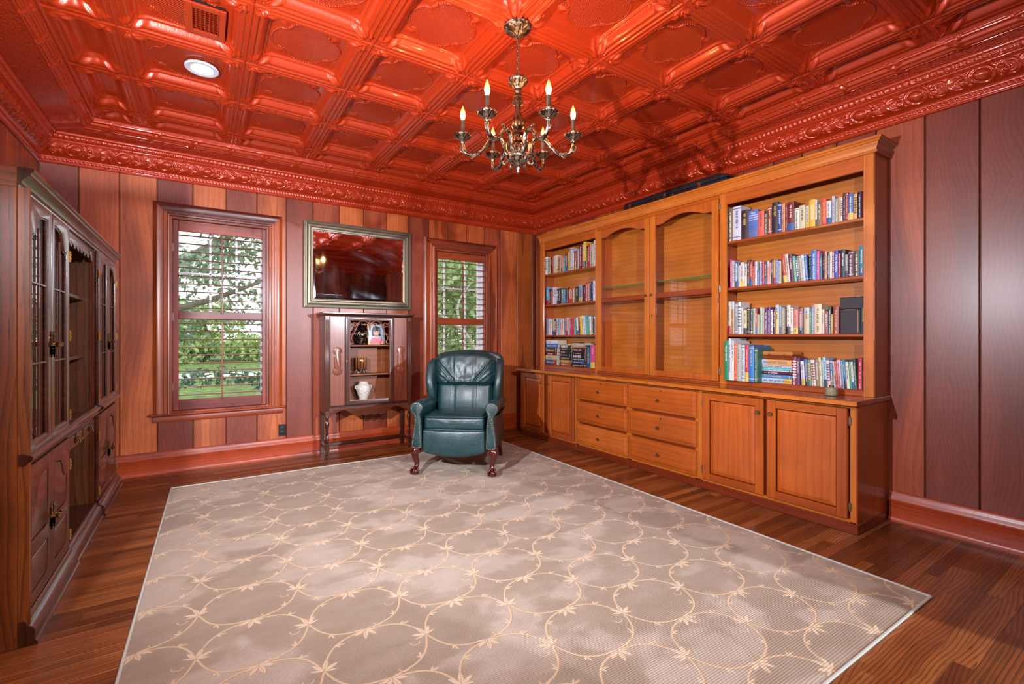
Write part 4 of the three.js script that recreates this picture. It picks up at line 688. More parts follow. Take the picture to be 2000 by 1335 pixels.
  add('handle', loft([V(0.42, 0.034, 0.094), V(0.43, 0.030, 0.112), V(0.50, 0.018, 0.118), V(0.57, 0.030, 0.112), V(0.58, 0.034, 0.094)], 0.006, 8, 24), plain('handle black', '#1a181b', 0.5), cs);
  for (const x of [0.42, 0.58]) add('handle_plate', bx(x - 0.015, x + 0.015, 0.024, 0.044, 0.093, 0.098, 0.002), brass, cs);
}

// ------------------------------------------------------------------ books
const BOOKS = {
  R1: '2211,46,266,6b5a40 2165,68,270,c9cbd8 2097,58,227,2e2628 2039,76,212,4a6ab0 1962,48,191,e8604a 1914,27,183,241818 1887,30,206,8c4434 1857,46,233,20242e 1811,25,216,2a4a9a 1786,24,210,d9965e 1762,18,200,6a1f2c 1744,46,210,6e2028 1696,33,152,d8dcd4 1663,41,165,c8c3a0 1621,23,154,c9c4a8 1598,41,191,d3b23c 1557,12,182,d5d0dc 1545,28,167,7c7350 1517,31,177,d8543c 1486,29,156,d4d6dc 1455,17,181,a9b6c4 1437,22,162,8f9a8a 1415,13,166,d9a680 1402,11,161,dddde0 1390,18,185,3e3a44 1372,14,185,a02850 1357,30,173,4868a8 1327,21,164,d9a672 1304,23,173,15172a 1280,27,163,7a1a30',
  R2: '2192,15,231,c8327a 2177,18,217,d0c4cc 2159,12,211,8d9aa8 2147,14,191,b0c8dc 2133,19,191,54749c 2114,10,172,d8d0b8 2104,29,192,e4d8d4 2075,24,178,d8d0c4 2050,19,207,4a3628 2030,26,191,a03a38 2004,13,151,b8402c 1991,22,185,c8d0d8 1969,20,118,3a62b0 1949,10,180,c8ccb0 1939,10,186,5060a8 1929,17,182,c8304c 1912,17,174,33363e 1895,18,176,d89890 1877,13,162,e0a098 1864,18,185,302c34 1846,16,179,c89a54 1830,22,177,5878c0 1808,18,166,d0c8a8 1790,28,205,b03c34 1762,26,208,cfc8bc 1736,31,205,5a2a48 1705,20,187,5cb0a0 1685,13,178,405878 1672,33,182,a8b0a0 1639,20,187,c8d4e4 1619,21,187,4a78b8 1598,13,185,242838 1585,36,210,3a74c0 1549,18,200,d05888 1531,19,178,4a6484 1512,15,178,3a3440 1497,13,189,d89a80 1484,18,180,505860 1466,14,181,dcdce0 1452,12,176,d8a890 1439,24,187,3850b0 1415,12,164,c05068 1402,27,187,2a3c44 1374,16,150,8a9a98 1357,31,167,5a3048 1325,30,169,5c5044 1294,27,193,2a86a0 1266,13,216,d8d0d0',
  R3: '2214,30,266,c8b090 2184,29,265,c09878 2154,28,248,8890a0 2124,23,257,e0e0e4 2101,21,210,c8ccd0 2080,29,189,d8d0a0 2050,24,209,2c2428 2026,22,205,1e2430 2004,21,200,a8b098 1983,14,195,a83440 1969,19,152,b0a890 1950,22,206,a8c0a0 1928,14,200,c8a8b0 1914,24,188,3a2030 1890,24,205,6a3c9a 1866,16,183,e0dce0 1850,19,185,482028 1830,27,218,dcc890 1803,13,207,88b0d8 1790,28,196,989084 1762,10,193,34302c 1750,26,211,dcd4c0 1724,20,189,e4dcdc 1704,34,174,d8806c 1669,36,183,8c5a58 1632,37,187,d0c0a0 1595,13,180,3a8850 1581,17,200,7888b0 1564,47,208,dccaa8 1517,18,169,cfc4b4 1499,24,155,8c6068 1475,18,184,2a3c34 1457,9,135,d0b040 1448,37,182,90403c 1288,32,188,2c4450',
  R4: '2245,39,314,1e8a60 2205,20,333,d0d4dc 2184,25,315,e0e0e0 2158,23,287,e05028 2134,33,287,a8aca4 2100,32,280,c0c8cc 2067,30,281,c82848 2036,42,277,2a7cc8 1992,23,256,3a7468 1713,30,201,8a2c3c 1682,22,193,6a4a70 1660,26,171,dcdce0 1634,25,185,4a68a0 1609,21,183,5a8a70 1588,27,184,dcd4c8 1561,25,188,8c7c6c 1536,17,201,d4d8a8 1519,13,184,a8b8c8 1506,21,204,a8d0e0 1485,20,184,d8c8cc 1465,20,188,54688c 1445,12,180,a8c0d0 1433,16,183,b8303c 1417,23,190,d8b0c0 1394,12,185,a0c8dc 1382,16,190,3c8cb8 1366,19,178,dcd8cc 1347,13,176,4a9870 1334,15,180,c8d8d8 1319,15,203,3c6a58 1303,25,205,b02440 1277,21,213,4a2c4c',
  L1: '4664,61,219,e0e0e0 4603,35,196,98a890 4568,27,210,c89080 4541,23,202,2a2422 4518,30,215,b02030 4488,44,210,c8bca0 4444,33,209,dddde0 4411,38,190,8c5038 4373,28,192,c0a078 4345,26,182,c88080 4319,27,183,9c7c5c 4292,30,182,3090a0 4262,42,203,6a4020 4220,33,215,c8982c 4185,51,258,b0bccc 4132,22,192,d8d8d8 4110,60,212,8c4c34 4048,25,223,b8b8c0 4019,54,281,7a1c20 3965,16,265,e0e0dc 3949,47,289,d4b040 3902,28,241,2c2420 3874,30,252,b02028 3842,58,242,b8b4a0 3782,32,279,dcdce0',
  L2: '4638,56,217,58a8d8 4580,33,191,6a2028 4545,36,188,7a2c30 4506,38,203,e0e0e4 4466,44,195,c8c4dc 4422,29,178,3c3c48 4391,50,182,20283c 4339,15,165,d0c8b0 4322,28,170,2c8890 4292,34,163,2a7aa0 4256,17,158,28305c 4237,17,156,a82430 4218,18,175,28242c 4198,25,164,b89468 4171,39,166,b8282c 4130,18,161,dcd8d8 4110,26,161,8c8470 4082,53,175,3c3428 4027,55,190,88a4c8 3971,23,179,34343c 3946,33,183,701828 3912,14,187,d8c0c8 3896,20,208,b82434 3874,20,196,b89878 3852,32,207,22305c 3819,26,207,2c3c68 3791,39,213,dcdce4',
  L3: '4633,37,207,8890b0 4593,36,200,d8c8d0 4554,39,193,e0d8d0 4513,36,201,c8b090 4475,36,194,403848 4437,35,201,d0c8b8 4400,35,194,88b8d8 4363,37,188,d8a8a0 4324,34,195,e0d0b0 4287,33,188,5048a0 4252,34,206,d0a080 4216,33,199,c8b8c8 4181,35,193,b84868 4144,32,200,d03040 4110,32,193,50a0a0 4076,32,200,e0e0e0 4043,32,194,6a1c30 4009,33,210,e0c030 3974,30,216,d8d8d8 3942,30,210,c8d0d0 3910,30,217,48a0a8 3878,30,210,20a098 3846,31,204,e0e0d8 3813,29,211,403848 3782,29,204,b0a8a0',
  L4: '3927,27,247,4a1c24 3898,65,254,24587c 3831,70,255,d04c84',
};
const TITLES = { 'R1:3': ['The', 'Christian', 'Life and', 'Character'], 'R1:8': 'Journey', 'R1:15': 'GENESIS', 'R2:40': 'The Bridge', 'R4:1': 'RAILROAD' };
const ATLAS = { cell: 0, W: 64, H: 256, cols: 32 };
const atlasJobs = [];
const ORD = ['first', 'second', 'third', 'fourth', 'fifth', 'sixth', 'seventh', 'eighth', 'ninth', 'tenth', 'eleventh', 'twelfth', 'thirteenth', 'fourteenth', 'fifteenth', 'sixteenth', 'seventeenth', 'eighteenth', 'nineteenth', 'twentieth'];
const TENS = ['', '', 'twenty', 'thirty', 'forty'];
const ordinal = (n) => n < 20 ? ORD[n] : (n + 1) % 10 === 0 ? ['', '', '', 'thirtieth', 'fortieth'][(n + 1) / 10] : TENS[Math.floor((n + 1) / 10)] + '-' + ORD[(n + 1) % 10 - 1];
function colourName(hex) {
  const c = new THREE.Color('#' + hex).getHSL({}, THREE.SRGBColorSpace), h = c.h * 360, s = c.s, l = c.l;
  if (l < 0.17) return 'black'; if (s < 0.13) return l > 0.78 ? 'white' : l > 0.45 ? 'grey' : 'dark grey';
  if (l > 0.78 && s < 0.35) return 'off-white';
  const pale = l > 0.66 ? 'pale ' : l < 0.3 ? 'dark ' : '';
  if (h < 14 || h > 342) return l < 0.32 ? 'maroon' : pale + (l > 0.6 ? 'pink' : s < 0.5 ? 'brown-red' : 'red'); if (h < 40) return l < 0.42 ? pale + 'brown' : l > 0.62 ? 'cream' : 'tan'; if (h < 64) return l > 0.66 ? 'cream' : s < 0.4 ? 'olive' : 'yellow'; if (h < 165) return pale + 'green'; if (h < 195) return pale + 'teal'; if (h < 250) return pale + 'blue'; if (h < 300) return pale + 'purple'; return pale + 'magenta';
}
const pagesMat = plain('book pages', '#d9cfb8', 0.85);
let coverMat;                            // made once the atlas is drawn
const coverMeshes = [];
function bookGeo(th, h, dp, cell) {      // spine towards +z, thickness along x, standing on y = 0
  const P = [], N = [], U = [], b = 0.0022, cx = (cell % ATLAS.cols) * ATLAS.W, cy = Math.floor(cell / ATLAS.cols) * ATLAS.H;
  const U0 = (x, y) => [(cx + x) / 2048, 1 - (cy + y) / 2048];
  const face = (pts, uvs) => { for (const k of [0, 1, 2, 0, 2, 3]) { P.push(...pts[k]); U.push(...uvs[k]); } };
  const flat = U0(4, 4), fl = [flat, flat, flat, flat];
  const slab = (x0, x1, y0, y1, z0, z1) => { const c = [[x0, y0, z0], [x1, y0, z0], [x1, y1, z0], [x0, y1, z0], [x0, y0, z1], [x1, y0, z1], [x1, y1, z1], [x0, y1, z1]]; for (const f of [[0, 3, 2, 1], [4, 5, 6, 7], [0, 4, 7, 3], [1, 2, 6, 5], [3, 7, 6, 2], [0, 1, 5, 4]]) face(f.map((k) => c[k]), fl); };
  slab(-th / 2, -th / 2 + b, 0, h, 0.001, dp); slab(th / 2 - b, th / 2, 0, h, 0.001, dp);
  const n = 5, bulge = Math.min(0.004, th * 0.14); let prev = null;
  for (let i = 0; i <= n; i++) { const q = i / n, x = lerp(-th / 2, th / 2, q), z = dp - 0.003 + 0.003 * 1 + bulge * Math.sin(Math.PI * q); if (prev) { const [x0, z0, q0] = prev, u0 = 10 + q0 * 52, u1 = 10 + q * 52; face([[x0, 0, z0], [x, 0, z], [x, h, z], [x0, h, z0]], [U0(u0, 252), U0(u1, 252), U0(u1, 4), U0(u0, 4)]); face([[x0, h, z0], [x, h, z], [x, h, dp - 0.006], [x0, h, dp - 0.006]], fl); face([[x, 0, z], [x0, 0, z0], [x0, 0, dp - 0.006], [x, 0, dp - 0.006]], fl); } prev = [x, z, q]; }
  return [made(P, null, U), bx(-th / 2 + b, th / 2 - b, 0.003, h - 0.003, 0.004, dp - 0.004, 0)];
}
function paintSpine(c, x, y, hex, title, seed) {
  const r = rng(seed * 7 + 3), W = 64, H = 256, base = new THREE.Color('#' + hex), hsl = base.getHSL({}, THREE.SRGBColorSpace), light = hsl.l > 0.6;
  c.save(); c.beginPath(); c.rect(x, y, W, H); c.clip(); c.fillStyle = '#' + hex; c.fillRect(x, y, W, H);
  const ink = light ? ['#2b2a33', '#7a2430', '#27406e', '#3c5a36'][Math.floor(r() * 4)] : ['#e9e2cf', '#d9b866', '#f0f0f0', '#e7c9a0'][Math.floor(r() * 4)];
  const bar = (a, b, f) => { c.fillStyle = f; c.fillRect(x + 8, y + a, 56, b - a); };
  const style = r();
  if (style < 0.22) { bar(18, 24, ink); bar(228, 233, ink); } else if (style < 0.36) { bar(4, 60, light ? '#b8c4d0' : '#' + base.clone().multiplyScalar(0.6).getHexString()); } else if (style < 0.5) bar(188, 252, ['#a82a34', '#2e5c9a', '#d9c05a', '#3a3a44'][Math.floor(r() * 4)]); else if (style < 0.58) { for (let k = 0; k < 7; k++) bar(40 + k * 24, 48 + k * 24, ink); }
  if (title && Array.isArray(title)) { c.fillStyle = '#e8ecf4'; c.font = 'bold 15px serif'; c.textAlign = 'center'; title.forEach((s, i) => c.fillText(s, x + 36, y + 36 + i * 20, 50)); bar(206, 222, '#7a6a80'); c.fillRect(x + 8, y + 236, 56, 5); }
  else { c.save(); c.translate(x + 36, y + 128); c.rotate(Math.PI / 2); c.fillStyle = title ? (light ? '#29406e' : '#f2efe6') : ink; c.textAlign = 'center'; c.textBaseline = 'middle';
    if (title) { c.font = 'bold 30px serif'; c.fillText(title, -6, 0, 200); }
    else { const n = 2 + Math.floor(r() * 3); let p = -92; for (let k = 0; k < n; k++) { const L = 24 + r() * 44; for (let q = 0; q < L; q += 7) { if (r() < 0.86) c.fillRect(p + q, -9 + r() * 3, 4.2, 13 + r() * 6); } p += L + 9; } }
    c.restore(); }
  c.restore();
}
const sh0 = [{ k: 'R1', y: SHELF_Y[0], w: 'top shelf', b: 'above reed diffuser' }, { k: 'R2', y: SHELF_Y[1], w: 'second shelf', b: 'above reed diffuser' }, { k: 'R3', y: SHELF_Y[2], w: 'third shelf', b: 'above reed diffuser' }, { k: 'R4', y: 0.853, w: 'bottom shelf', b: 'behind reed diffuser' },
  { k: 'L1', y: SHELF_Y[0], w: 'top shelf', b: 'of corner bookcase' }, { k: 'L2', y: SHELF_Y[1], w: 'second shelf', b: 'of corner bookcase' }, { k: 'L3', y: SHELF_Y[2], w: 'third shelf', b: 'of corner bookcase' }, { k: 'L4', y: 0.853, w: 'bottom shelf', b: 'of corner bookcase' }];
let bookN = 0;
function placeBook(th, h, dp, hex, label, group, pos, ry, rx, title, lay) {
  const cell = bookN++; atlasJobs.push([cell, hex, title, cell + 1]);
  const t = thing('book', label, 'book', pos, ry, group), [cv, pg] = bookGeo(th, h, dp, cell), inner = t;
  if (lay) { for (const g of [cv, pg]) g.rotateZ(Math.PI / 2).translate(h / 2, th / 2, 0); } else if (rx) for (const g of [cv, pg]) g.translate(0, 0, 0).rotateZ(rx);
  coverMeshes.push(add('cover', cv, pagesMat, inner)); add('pages', pg, pagesMat, inner);
  return t;
}
for (const S of sh0) {
  const r = rng(S.k.charCodeAt(0) * 91 + S.k.charCodeAt(1)), list = BOOKS[S.k].trim().split(' ').map((q) => q.split(',')), far = S.k[0] === 'R';
  const lean = { R2: [23, 30, 0.085], R4: [11, 29, 0.06], L3: [15, 22, 0.075] }[S.k];
  let zs = 0, kz = 1, sh = 0;
  if (lean) { const run = list.slice(lean[0], lean[1] + 1); zs = -run[0][0] / 1000; const ze = -run[run.length - 1][0] / 1000 + run[run.length - 1][1] / 1000; sh = Math.max(...run.map((q) => q[2] / 1000)) * Math.sin(lean[2]); kz = (ze - zs - sh - 0.002) / (ze - zs); }
  list.forEach(([z, w, h, hex], i) => {
    let th = w / 1000, hh = h / 1000, zc = -z / 1000 + th / 2; const dp = Math.min(0.150, 0.118 + 0.12 * Math.max(0, hh - 0.17)) + r() * 0.008;
    const tilt = lean && i >= lean[0] && i <= lean[1] ? lean[2] : 0;
    if (tilt) { zc = zs + sh + (zc - zs) * kz; th *= kz * Math.cos(tilt); }
    th = Math.max(0.005, th - 0.0014);
    const front = UX + 0.016 + r() * 0.006, c = colourName(hex), size = hh > 0.235 ? 'tall ' : hh < 0.165 ? 'short ' : '', thick = th > 0.04 ? 'thick ' : th < 0.014 ? 'thin ' : '';
    const bulky = S.k === 'L4', fwd = S.k === 'R4' && i < 9, fr = fwd ? 3.50 : front, k = fwd ? 3.50 / 3.58 : 1, dd = fwd ? 0.225 : dp, tall = fwd ? 1.2 + (S.y + hh - 1.2) * k - S.y : hh;
    placeBook(th * k, tall, dd, hex, `${size || thick}${c} book, ${ordinal(i)} ${far ? 'from the glass doors' : bulky ? 'upright beside the piles' : 'from the window wall'}, ${S.w} ${S.b}`, `books on the ${S.w} ${S.b}`, [fr + dd, S.y + 0.0006 + th * 0.5 * Math.sin(tilt), zc * k], -Math.PI / 2, tilt, TITLES[S.k + ':' + i]);
  });
}
// books lying in piles: [bottom y, thickness, width along the shelf, depth, colour, centre z, what]
function pile(y, zc, list, where) {
  const names = list.length;
  list.forEach(([th, w, dp, hex, dz, title], i) => { placeBook(th - 0.0006, w, dp, hex, `${colourName(hex)} book lying ${i === 0 ? 'lowest' : i === names - 1 ? 'topmost' : ordinal(i) + ' from the bottom'} in ${where}`, `books lying in ${where}`, [UX + 0.012 + dp + (i % 3) * 0.003, y + 0.0004, zc + (dz || 0)], -Math.PI / 2, 0, title, true); y += th; });
  return y;
}
let yTop = pile(0.853, -1.826, [[0.036, 0.232, 0.15, 'a8cce0', 0], [0.026, 0.236, 0.15, '4888c0', 0], [0.025, 0.230, 0.145, '501838', 0.002], [0.008, 0.226, 0.15, 'd8d8dc', 0.004], [0.018, 0.228, 0.15, '38b0c0', 0], [0.022, 0.228, 0.15, 'b8bcc4', 0], [0.040, 0.224, 0.145, 'e0a860', 0.001, 'AMERICAN INDIAN']], 'the pile under the wooden box');
{ const t = thing('wooden_box', 'small varnished wooden box with two clasps on a pile of books', 'box', [UX + 0.012 + 0.07, yTop + 0.001, -1.822], -Math.PI / 2);
  add('box_base', bx(-0.112, 0.112, 0, 0.030, -0.07, 0.062, 0.003, 0), wood('cherry', '#8a4415', 0.3, 0.5), t); add('lid', bx(-0.112, 0.112, 0.031, 0.060, -0.07, 0.062, 0.004, 0), wood('cherry', '#d99a55', 0.3, 0.5), t);
  for (const x of [-0.055, 0.055]) add('clasp', [bx(x - 0.009, x + 0.009, 0.024, 0.040, 0.062, 0.065, 0.001), lathe([[0, 0], [0.004, 0], [0.004, 0.003], [0, 0.003]], 8).rotateX(Math.PI / 2).translate(x, 0.032, 0.065)], oldBrass, t); }
// two worn black volumes, one on the other
for (const [y, h, th, label] of [[SHELF_Y[2] + 0.0005, 0.162, 0.118, 'worn thick black book standing under another on the third shelf, near the bookcase end'], [SHELF_Y[2] + 0.164, 0.150, 0.080, 'worn thick black book lying across another on the third shelf']]) {
  const t = thing('old_book', label, 'book', [UX + 0.02, y, -1.345], -Math.PI / 2), w = y > 1.3 ? 0.155 : 0.118, lea = plain('worn leather', '#2d2a30', 0.6);
  add('cover', y > 1.3 ? [bx(-0.06, 0.095, 0, 0.006, -0.13, 0, 0.002), bx(-0.06, 0.095, th - 0.006, th, -0.13, 0, 0.002), bx(-0.06, 0.095, 0.0, th, -0.008, 0.0, 0.003)] : [bx(-0.06, -0.054, 0, h, -0.13, 0, 0.002), bx(0.052, 0.058, 0, h, -0.13, 0, 0.002), bx(-0.06, 0.058, 0, h, -0.008, 0, 0.003)], lea, t);
  add('pages', y > 1.3 ? bx(-0.056, 0.09, 0.006, th - 0.006, -0.125, -0.008, 0) : bx(-0.054, 0.052, 0.003, h - 0.004, -0.125, -0.008, 0), pagesMat, t);
  add('torn_edge', y > 1.3 ? [bx(-0.04, 0.02, th - 0.001, th + 0.001, -0.006, 0.001, 0.0005), bx(0.03, 0.06, th - 0.002, th + 0.0008, -0.005, 0.001, 0.0005)] : [bx(0.040, 0.045, 0.01, h - 0.01, -0.004, 0.001, 0.001), bx(-0.04, 0.03, h - 0.004, h - 0.001, -0.004, 0.001, 0.0005)], plain('torn leather', '#b08a68', 0.8), t);
}
pile(0.853, -4.535, [[0.064, 0.22, 0.14, '244a7c', 0], [0.052, 0.21, 0.14, 'c8b48c', 0.004], [0.038, 0.20, 0.13, '6a1828', 0.006], [0.056, 0.215, 0.14, '5a3220', 0.01], [0.050, 0.23, 0.145, '3a70b0', 0.02], [0.044, 0.225, 0.145, 'd4dce8', 0.02]], 'the pile by the room corner');
pile(0.853, -4.262, [[0.036, 0.20, 0.14, '8a5030', 0], [0.036, 0.20, 0.14, '9a5a34', 0.003], [0.038, 0.205, 0.14, '1c1e2c', 0], [0.036, 0.20, 0.14, '1a1718', 0.004], [0.034, 0.20, 0.135, '221c1c', 0], [0.034, 0.20, 0.14, '2c2422', 0.004], [0.032, 0.19, 0.14, '26342e', 0.002], [0.016, 0.20, 0.13, 'c8b888', 0]], 'the middle corner pile');
pile(0.853, -4.038, [[0.036, 0.215, 0.14, '18161a', 0], [0.034, 0.21, 0.14, '1e2c4c', 0.003], [0.034, 0.21, 0.14, '28263a', 0], [0.034, 0.205, 0.14, '201a1e', 0.004], [0.034, 0.21, 0.135, '1a1414', 0], [0.050, 0.20, 0.14, '3c1c24', 0.004], [0.026, 0.21, 0.14, 'b48c60', 0], [0.022, 0.22, 0.14, 'd8d4d0', 0.01], [0.012, 0.2, 0.13, '2c2026', 0]], 'the pile by the pink book');
{ const cv = canvasTex(2048, 2048, (c) => { c.fillStyle = '#888'; c.fillRect(0, 0, 2048, 2048); for (const [k, hex, title, seed] of atlasJobs) paintSpine(c, (k % 32) * 64, Math.floor(k / 32) * 256, hex, title, seed); });
  cv.wrapS = cv.wrapT = THREE.ClampToEdgeWrapping; coverMat = mat('book covers', { map: cv, roughness: 0.5, clearcoat: 0.15, clearcoatRoughness: 0.3 }); for (const m of coverMeshes) m.material = coverMat; }
// reed diffuser on the worktop
{ const t = thing('reed_diffuser', 'small frosted glass reed diffuser with pale sticks on the worktop', 'diffuser', [3.44, 0.8145, -1.40]);
  add('jar', lathe([[0, 0], [0.030, 0], [0.034, 0.003], [0.035, 0.010], [0.035, 0.044], [0.033, 0.050], [0.026, 0.053], [0.013, 0.055], [0, 0.055]], 28), mat('frosted jar', { color: new THREE.Color('#8d8466'), roughness: 0.4, clearcoat: 0.4 }), t);
  add('neck', lathe([[0, 0.054], [0.014, 0.054], [0.0145, 0.058], [0.0145, 0.066], [0.012, 0.068], [0.009, 0.068], [0, 0.064]], 20), oldBrass, t);
  for (const [a, b, c] of [[0.03, 0.15, 0.01], [-0.012, 0.15, 0.012], [0.016, 0.16, -0.02], [0.036, 0.155, 0.03], [-0.025, 0.14, -0.012]]) add('reed', loft([V(0, 0.060, 0), V(-c * 0.6, b * 0.6 + 0.02, a * 0.5), V(-c, b, a)], 0.0018, 6, 4), plain('reed', '#d9a878', 0.8), t); }
// ------------------------------------------------------------------ walnut china cabinet on turned legs
const rectRing = (x0, x1, y0, y1) => [[x0, y0], [x1, y0], [x1, y1], [x0, y1]];
{
  const cx = 1.444, zb = -5.100, t = thing('china_cabinet', 'antique walnut china cabinet on turned legs with one fretwork glass door', 'cabinet', [cx, 0, zb]);
  const w = wood('cherry', '#5e3322', 0.34, 0.45, 0.16), wd = wood('cherry', '#472417', 0.34, 0.45, 0.16), wp = wood('mahA', '#8a5238', 0.34, 0.45, 0.16), wi = wood('cherry', '#9a5a30', 0.45, 0.2);
  const Wd = 0.890, D = 0.270, x0 = -Wd / 2, x1 = Wd / 2, yb = 0.490, yt = 1.408;
  // legs with turned fronts and square rear posts
  const turned = () => [[0, 0], [0.010, 0], [0.013, 0.006], [0.013, 0.016], [0.009, 0.022], [0.014, 0.034], [0.011, 0.052], [0.016, 0.058], [0.016, 0.064]];
  const upperLeg = [[0.015, 0.125], [0.019, 0.130], [0.016, 0.137], [0.012, 0.142], [0.021, 0.165], [0.017, 0.200], [0.013, 0.224], [0.019, 0.230], [0.013, 0.236], [0.020, 0.243], [0.013, 0.250], [0.014, 0.270], [0.021, 0.320], [0.022, 0.342], [0.015, 0.366], [0.020, 0.376], [0.014, 0.386], [0.020, 0.396], [0.018, 0.410]];
  for (const s of [-1, 1]) {
    const x = s * (Wd / 2 - 0.022);
    add('front_leg', [lathe(turned(), 18).translate(x, 0, D - 0.022), bx(x - 0.020, x + 0.020, 0.062, 0.127, D - 0.042, D - 0.002, 0.003, 1), lathe(upperLeg, 18).translate(x, 0, D - 0.022)], wd, t);
    add('rear_leg', bx(x - 0.018, x + 0.018, 0, 0.45, 0.002, 0.036, 0.003, 1), wd, t);
    add('side_stretcher', bx(x - 0.010, x + 0.010, 0.080, 0.112, 0.03, D - 0.04, 0.003, 2), wd, t);
    // fluted corner post
    add('corner_post', [bx(x - 0.022, x + 0.022, 0.408, yt, D - 0.044, D - 0.004, 0.003, 1), ...[-0.012, 0, 0.012].map((q) => lathe([[0, 0.46], [0.0045, 0.465], [0.0045, yt - 0.045], [0, yt - 0.04]], 8).translate(x + q, 0, D - 0.004))], w, t);
    add('side_panel', [bx(s * (Wd / 2 - 0.002), s * (Wd / 2 - 0.014), 0.44, yt, 0.004, D - 0.04, 0.001, 1), bx(s * (Wd / 2 + 0.002), s * (Wd / 2 - 0.01), 1.36, yt, 0.004, D - 0.04, 0.002, 2)], w, t);
  }
  add('back_stretcher', bx(x0 + 0.03, x1 - 0.03, 0.080, 0.112, 0.036, 0.060, 0.003, 0), wd, t);
  add('back_panel', bx(x0 + 0.01, x1 - 0.01, 0.44, yt, 0.003, 0.010, 0, 0), wi, t);
  add('floor_panel', bx(x0 + 0.01, x1 - 0.01, 0.500, 0.520, 0.01, D - 0.03, 0.002, 0), wi, t);
  for (const y of [0.815, 1.115]) add('shelf', bx(x0 + 0.012, x1 - 0.012, y - 0.016, y, 0.010, D - 0.055, 0.003, 0), wi, t);
  const TP = [[0, 0], [0.006, 0], [0.008, 0.006], [0.016, 0.012], [0.022, 0.020], [0.026, 0.022], [0.026, 0.032], [0.022, 0.036], [0, 0.036]];
  add('top', [bx(x0 + 0.004, x1 - 0.004, yt, yt + 0.036, 0.002, D - 0.004, 0.001, 0), run(TP, V(x0, yt, D - 0.006), V(x1, yt, D - 0.006), Z, Y, 1, 1), run(TP, V(x0, yt, 0), V(x0, yt, D - 0.006), nX, Y, 0, 1), run(TP, V(x1, yt, D - 0.006), V(x1, yt, 0), X, Y, 1, 0)], wd, t);
  // fixed side fronts with raised shields
  for (const [a, b, k] of [[-0.394, -0.256, 0], [0.256, 0.394, 1]]) {
    add('front_panel', [bx(a, b, 0.512, 1.402, D - 0.026, D - 0.012, 0.002, 1)], k ? wp : wp, t);
    const m = (a + b) / 2, n = 60, o = []; const hw = (q) => { const s = Math.abs(q * 2 - 1); return s > 0.55 ? 0.041 * Math.sqrt(Math.max(0, 1 - ((s - 0.72) / 0.28) ** 2)) * (s > 0.72 ? 1 : 1) + (s < 0.72 ? 0 : 0) : 0.028 - 0.004 * Math.cos(s / 0.55 * Math.PI * 2) + 0.008 * Math.exp(-((s / 0.09) ** 2)); };
    const ys = (q) => lerp(0.815, 1.094, q); for (let i = 0; i <= n; i++) o.push([m + Math.max(0.0025, hw(i / n)), ys(i / n)]); for (let i = n; i >= 0; i--) o.push([m - Math.max(0.0025, hw(i / n)), ys(i / n)]);
    add('shield', [ext(o, 0.008, 0.003).translate(0, 0, D - 0.014)], wp, t);
    const ol = o.map(([x, y]) => V(x, y, D - 0.0115)); add('shield_edge', loft([...ol.filter((_, i) => i % 3 === 0), ol[0]], 0.0024, 6, 150), plain('ebonised edge', '#1a0e0b', 0.4), t);  // dark line drawn for the groove round the shield
  }
  for (const [a, b] of [[-0.394, -0.256], [0.256, 0.394]]) add('panel_moulding', [bx(a - 0.006, a, 0.506, 1.405, D - 0.02, D - 0.006, 0.002, 1), bx(b, b + 0.006, 0.506, 1.405, D - 0.02, D - 0.006, 0.002, 1), bx(a - 0.006, b + 0.006, 0.504, 0.510, D - 0.02, D - 0.006, 0.002, 0)], wd, t);
  // the door
  const d = sub('glass_door', t), da = -0.246, db = 0.246, ga = -0.207, gb = 0.205, g0 = 0.552, g1 = 1.369;
  add('door_frame', ext(rectRing(da, db, 0.508, 1.404), 0.020, 0.003, { holes: [[...rectRing(ga, gb, g0, g1)].reverse()] }).translate(0, 0, D - 0.022), wood('cherry', '#553024', 0.32, 0.5, 0.14), d);
  add('door_bead', ext(rectRing(ga - 0.003, gb + 0.003, g0 - 0.003, g1 + 0.003), 0.006, 0.002, { holes: [rectRing(ga + 0.004, gb - 0.004, g0 + 0.004, g1 - 0.004).reverse()] }).translate(0, 0, D - 0.006), wp, d);
  add('pane', new THREE.PlaneGeometry(gb - ga, g1 - g0).translate((ga + gb) / 2, (g0 + g1) / 2, D - 0.014), glass, d);
  add('escutcheon', lathe([[0, 0], [0.006, 0], [0.005, 0.002], [0, 0.003]], 12).rotateX(Math.PI / 2).scale(1, 1.6, 1).translate(da + 0.010, 0.955, D - 0.002), oldBrass, d);
  { // fretwork: two arches with a pendant, scrolls at the sides
    const S = [], P = (pts, r = 0.0065, n = 40) => S.push(loft(pts.map(([x, y]) => V(x, y, D - 0.020)), r, 6, n));
    const ac = (cx2, cy, r, a, b, k = 14) => Array.from({ length: k }, (_, i) => { const q = lerp(a, b, i / (k - 1)); return [cx2 + r * Math.cos(q), cy + r * Math.sin(q)]; });
    for (const s of [-1, 1]) { P([[s * 0.004, 1.298], ...ac(s * 0.068, 1.298, 0.064, s > 0 ? Math.PI : 0, s > 0 ? 0.1 : Math.PI - 0.1), [s * 0.138, 1.290], [s * 0.150, 1.262], [s * 0.160, 1.235], [s * 0.184, 1.205], [s * 0.186, 1.175], [s * 0.170, 1.150], [s * 0.176, 1.128], [s * 0.200, 1.124]]);
      P([[s * 0.204, 1.300], [s * 0.178, 1.312], [s * 0.160, 1.300], [s * 0.140, 1.325], [s * 0.158, 1.345], [s * 0.180, 1.330], [s * 0.204, 1.352]], 0.0055); P([[s * 0.205, 1.222], [s * 0.190, 1.222], [s * 0.176, 1.232]], 0.005, 14); }
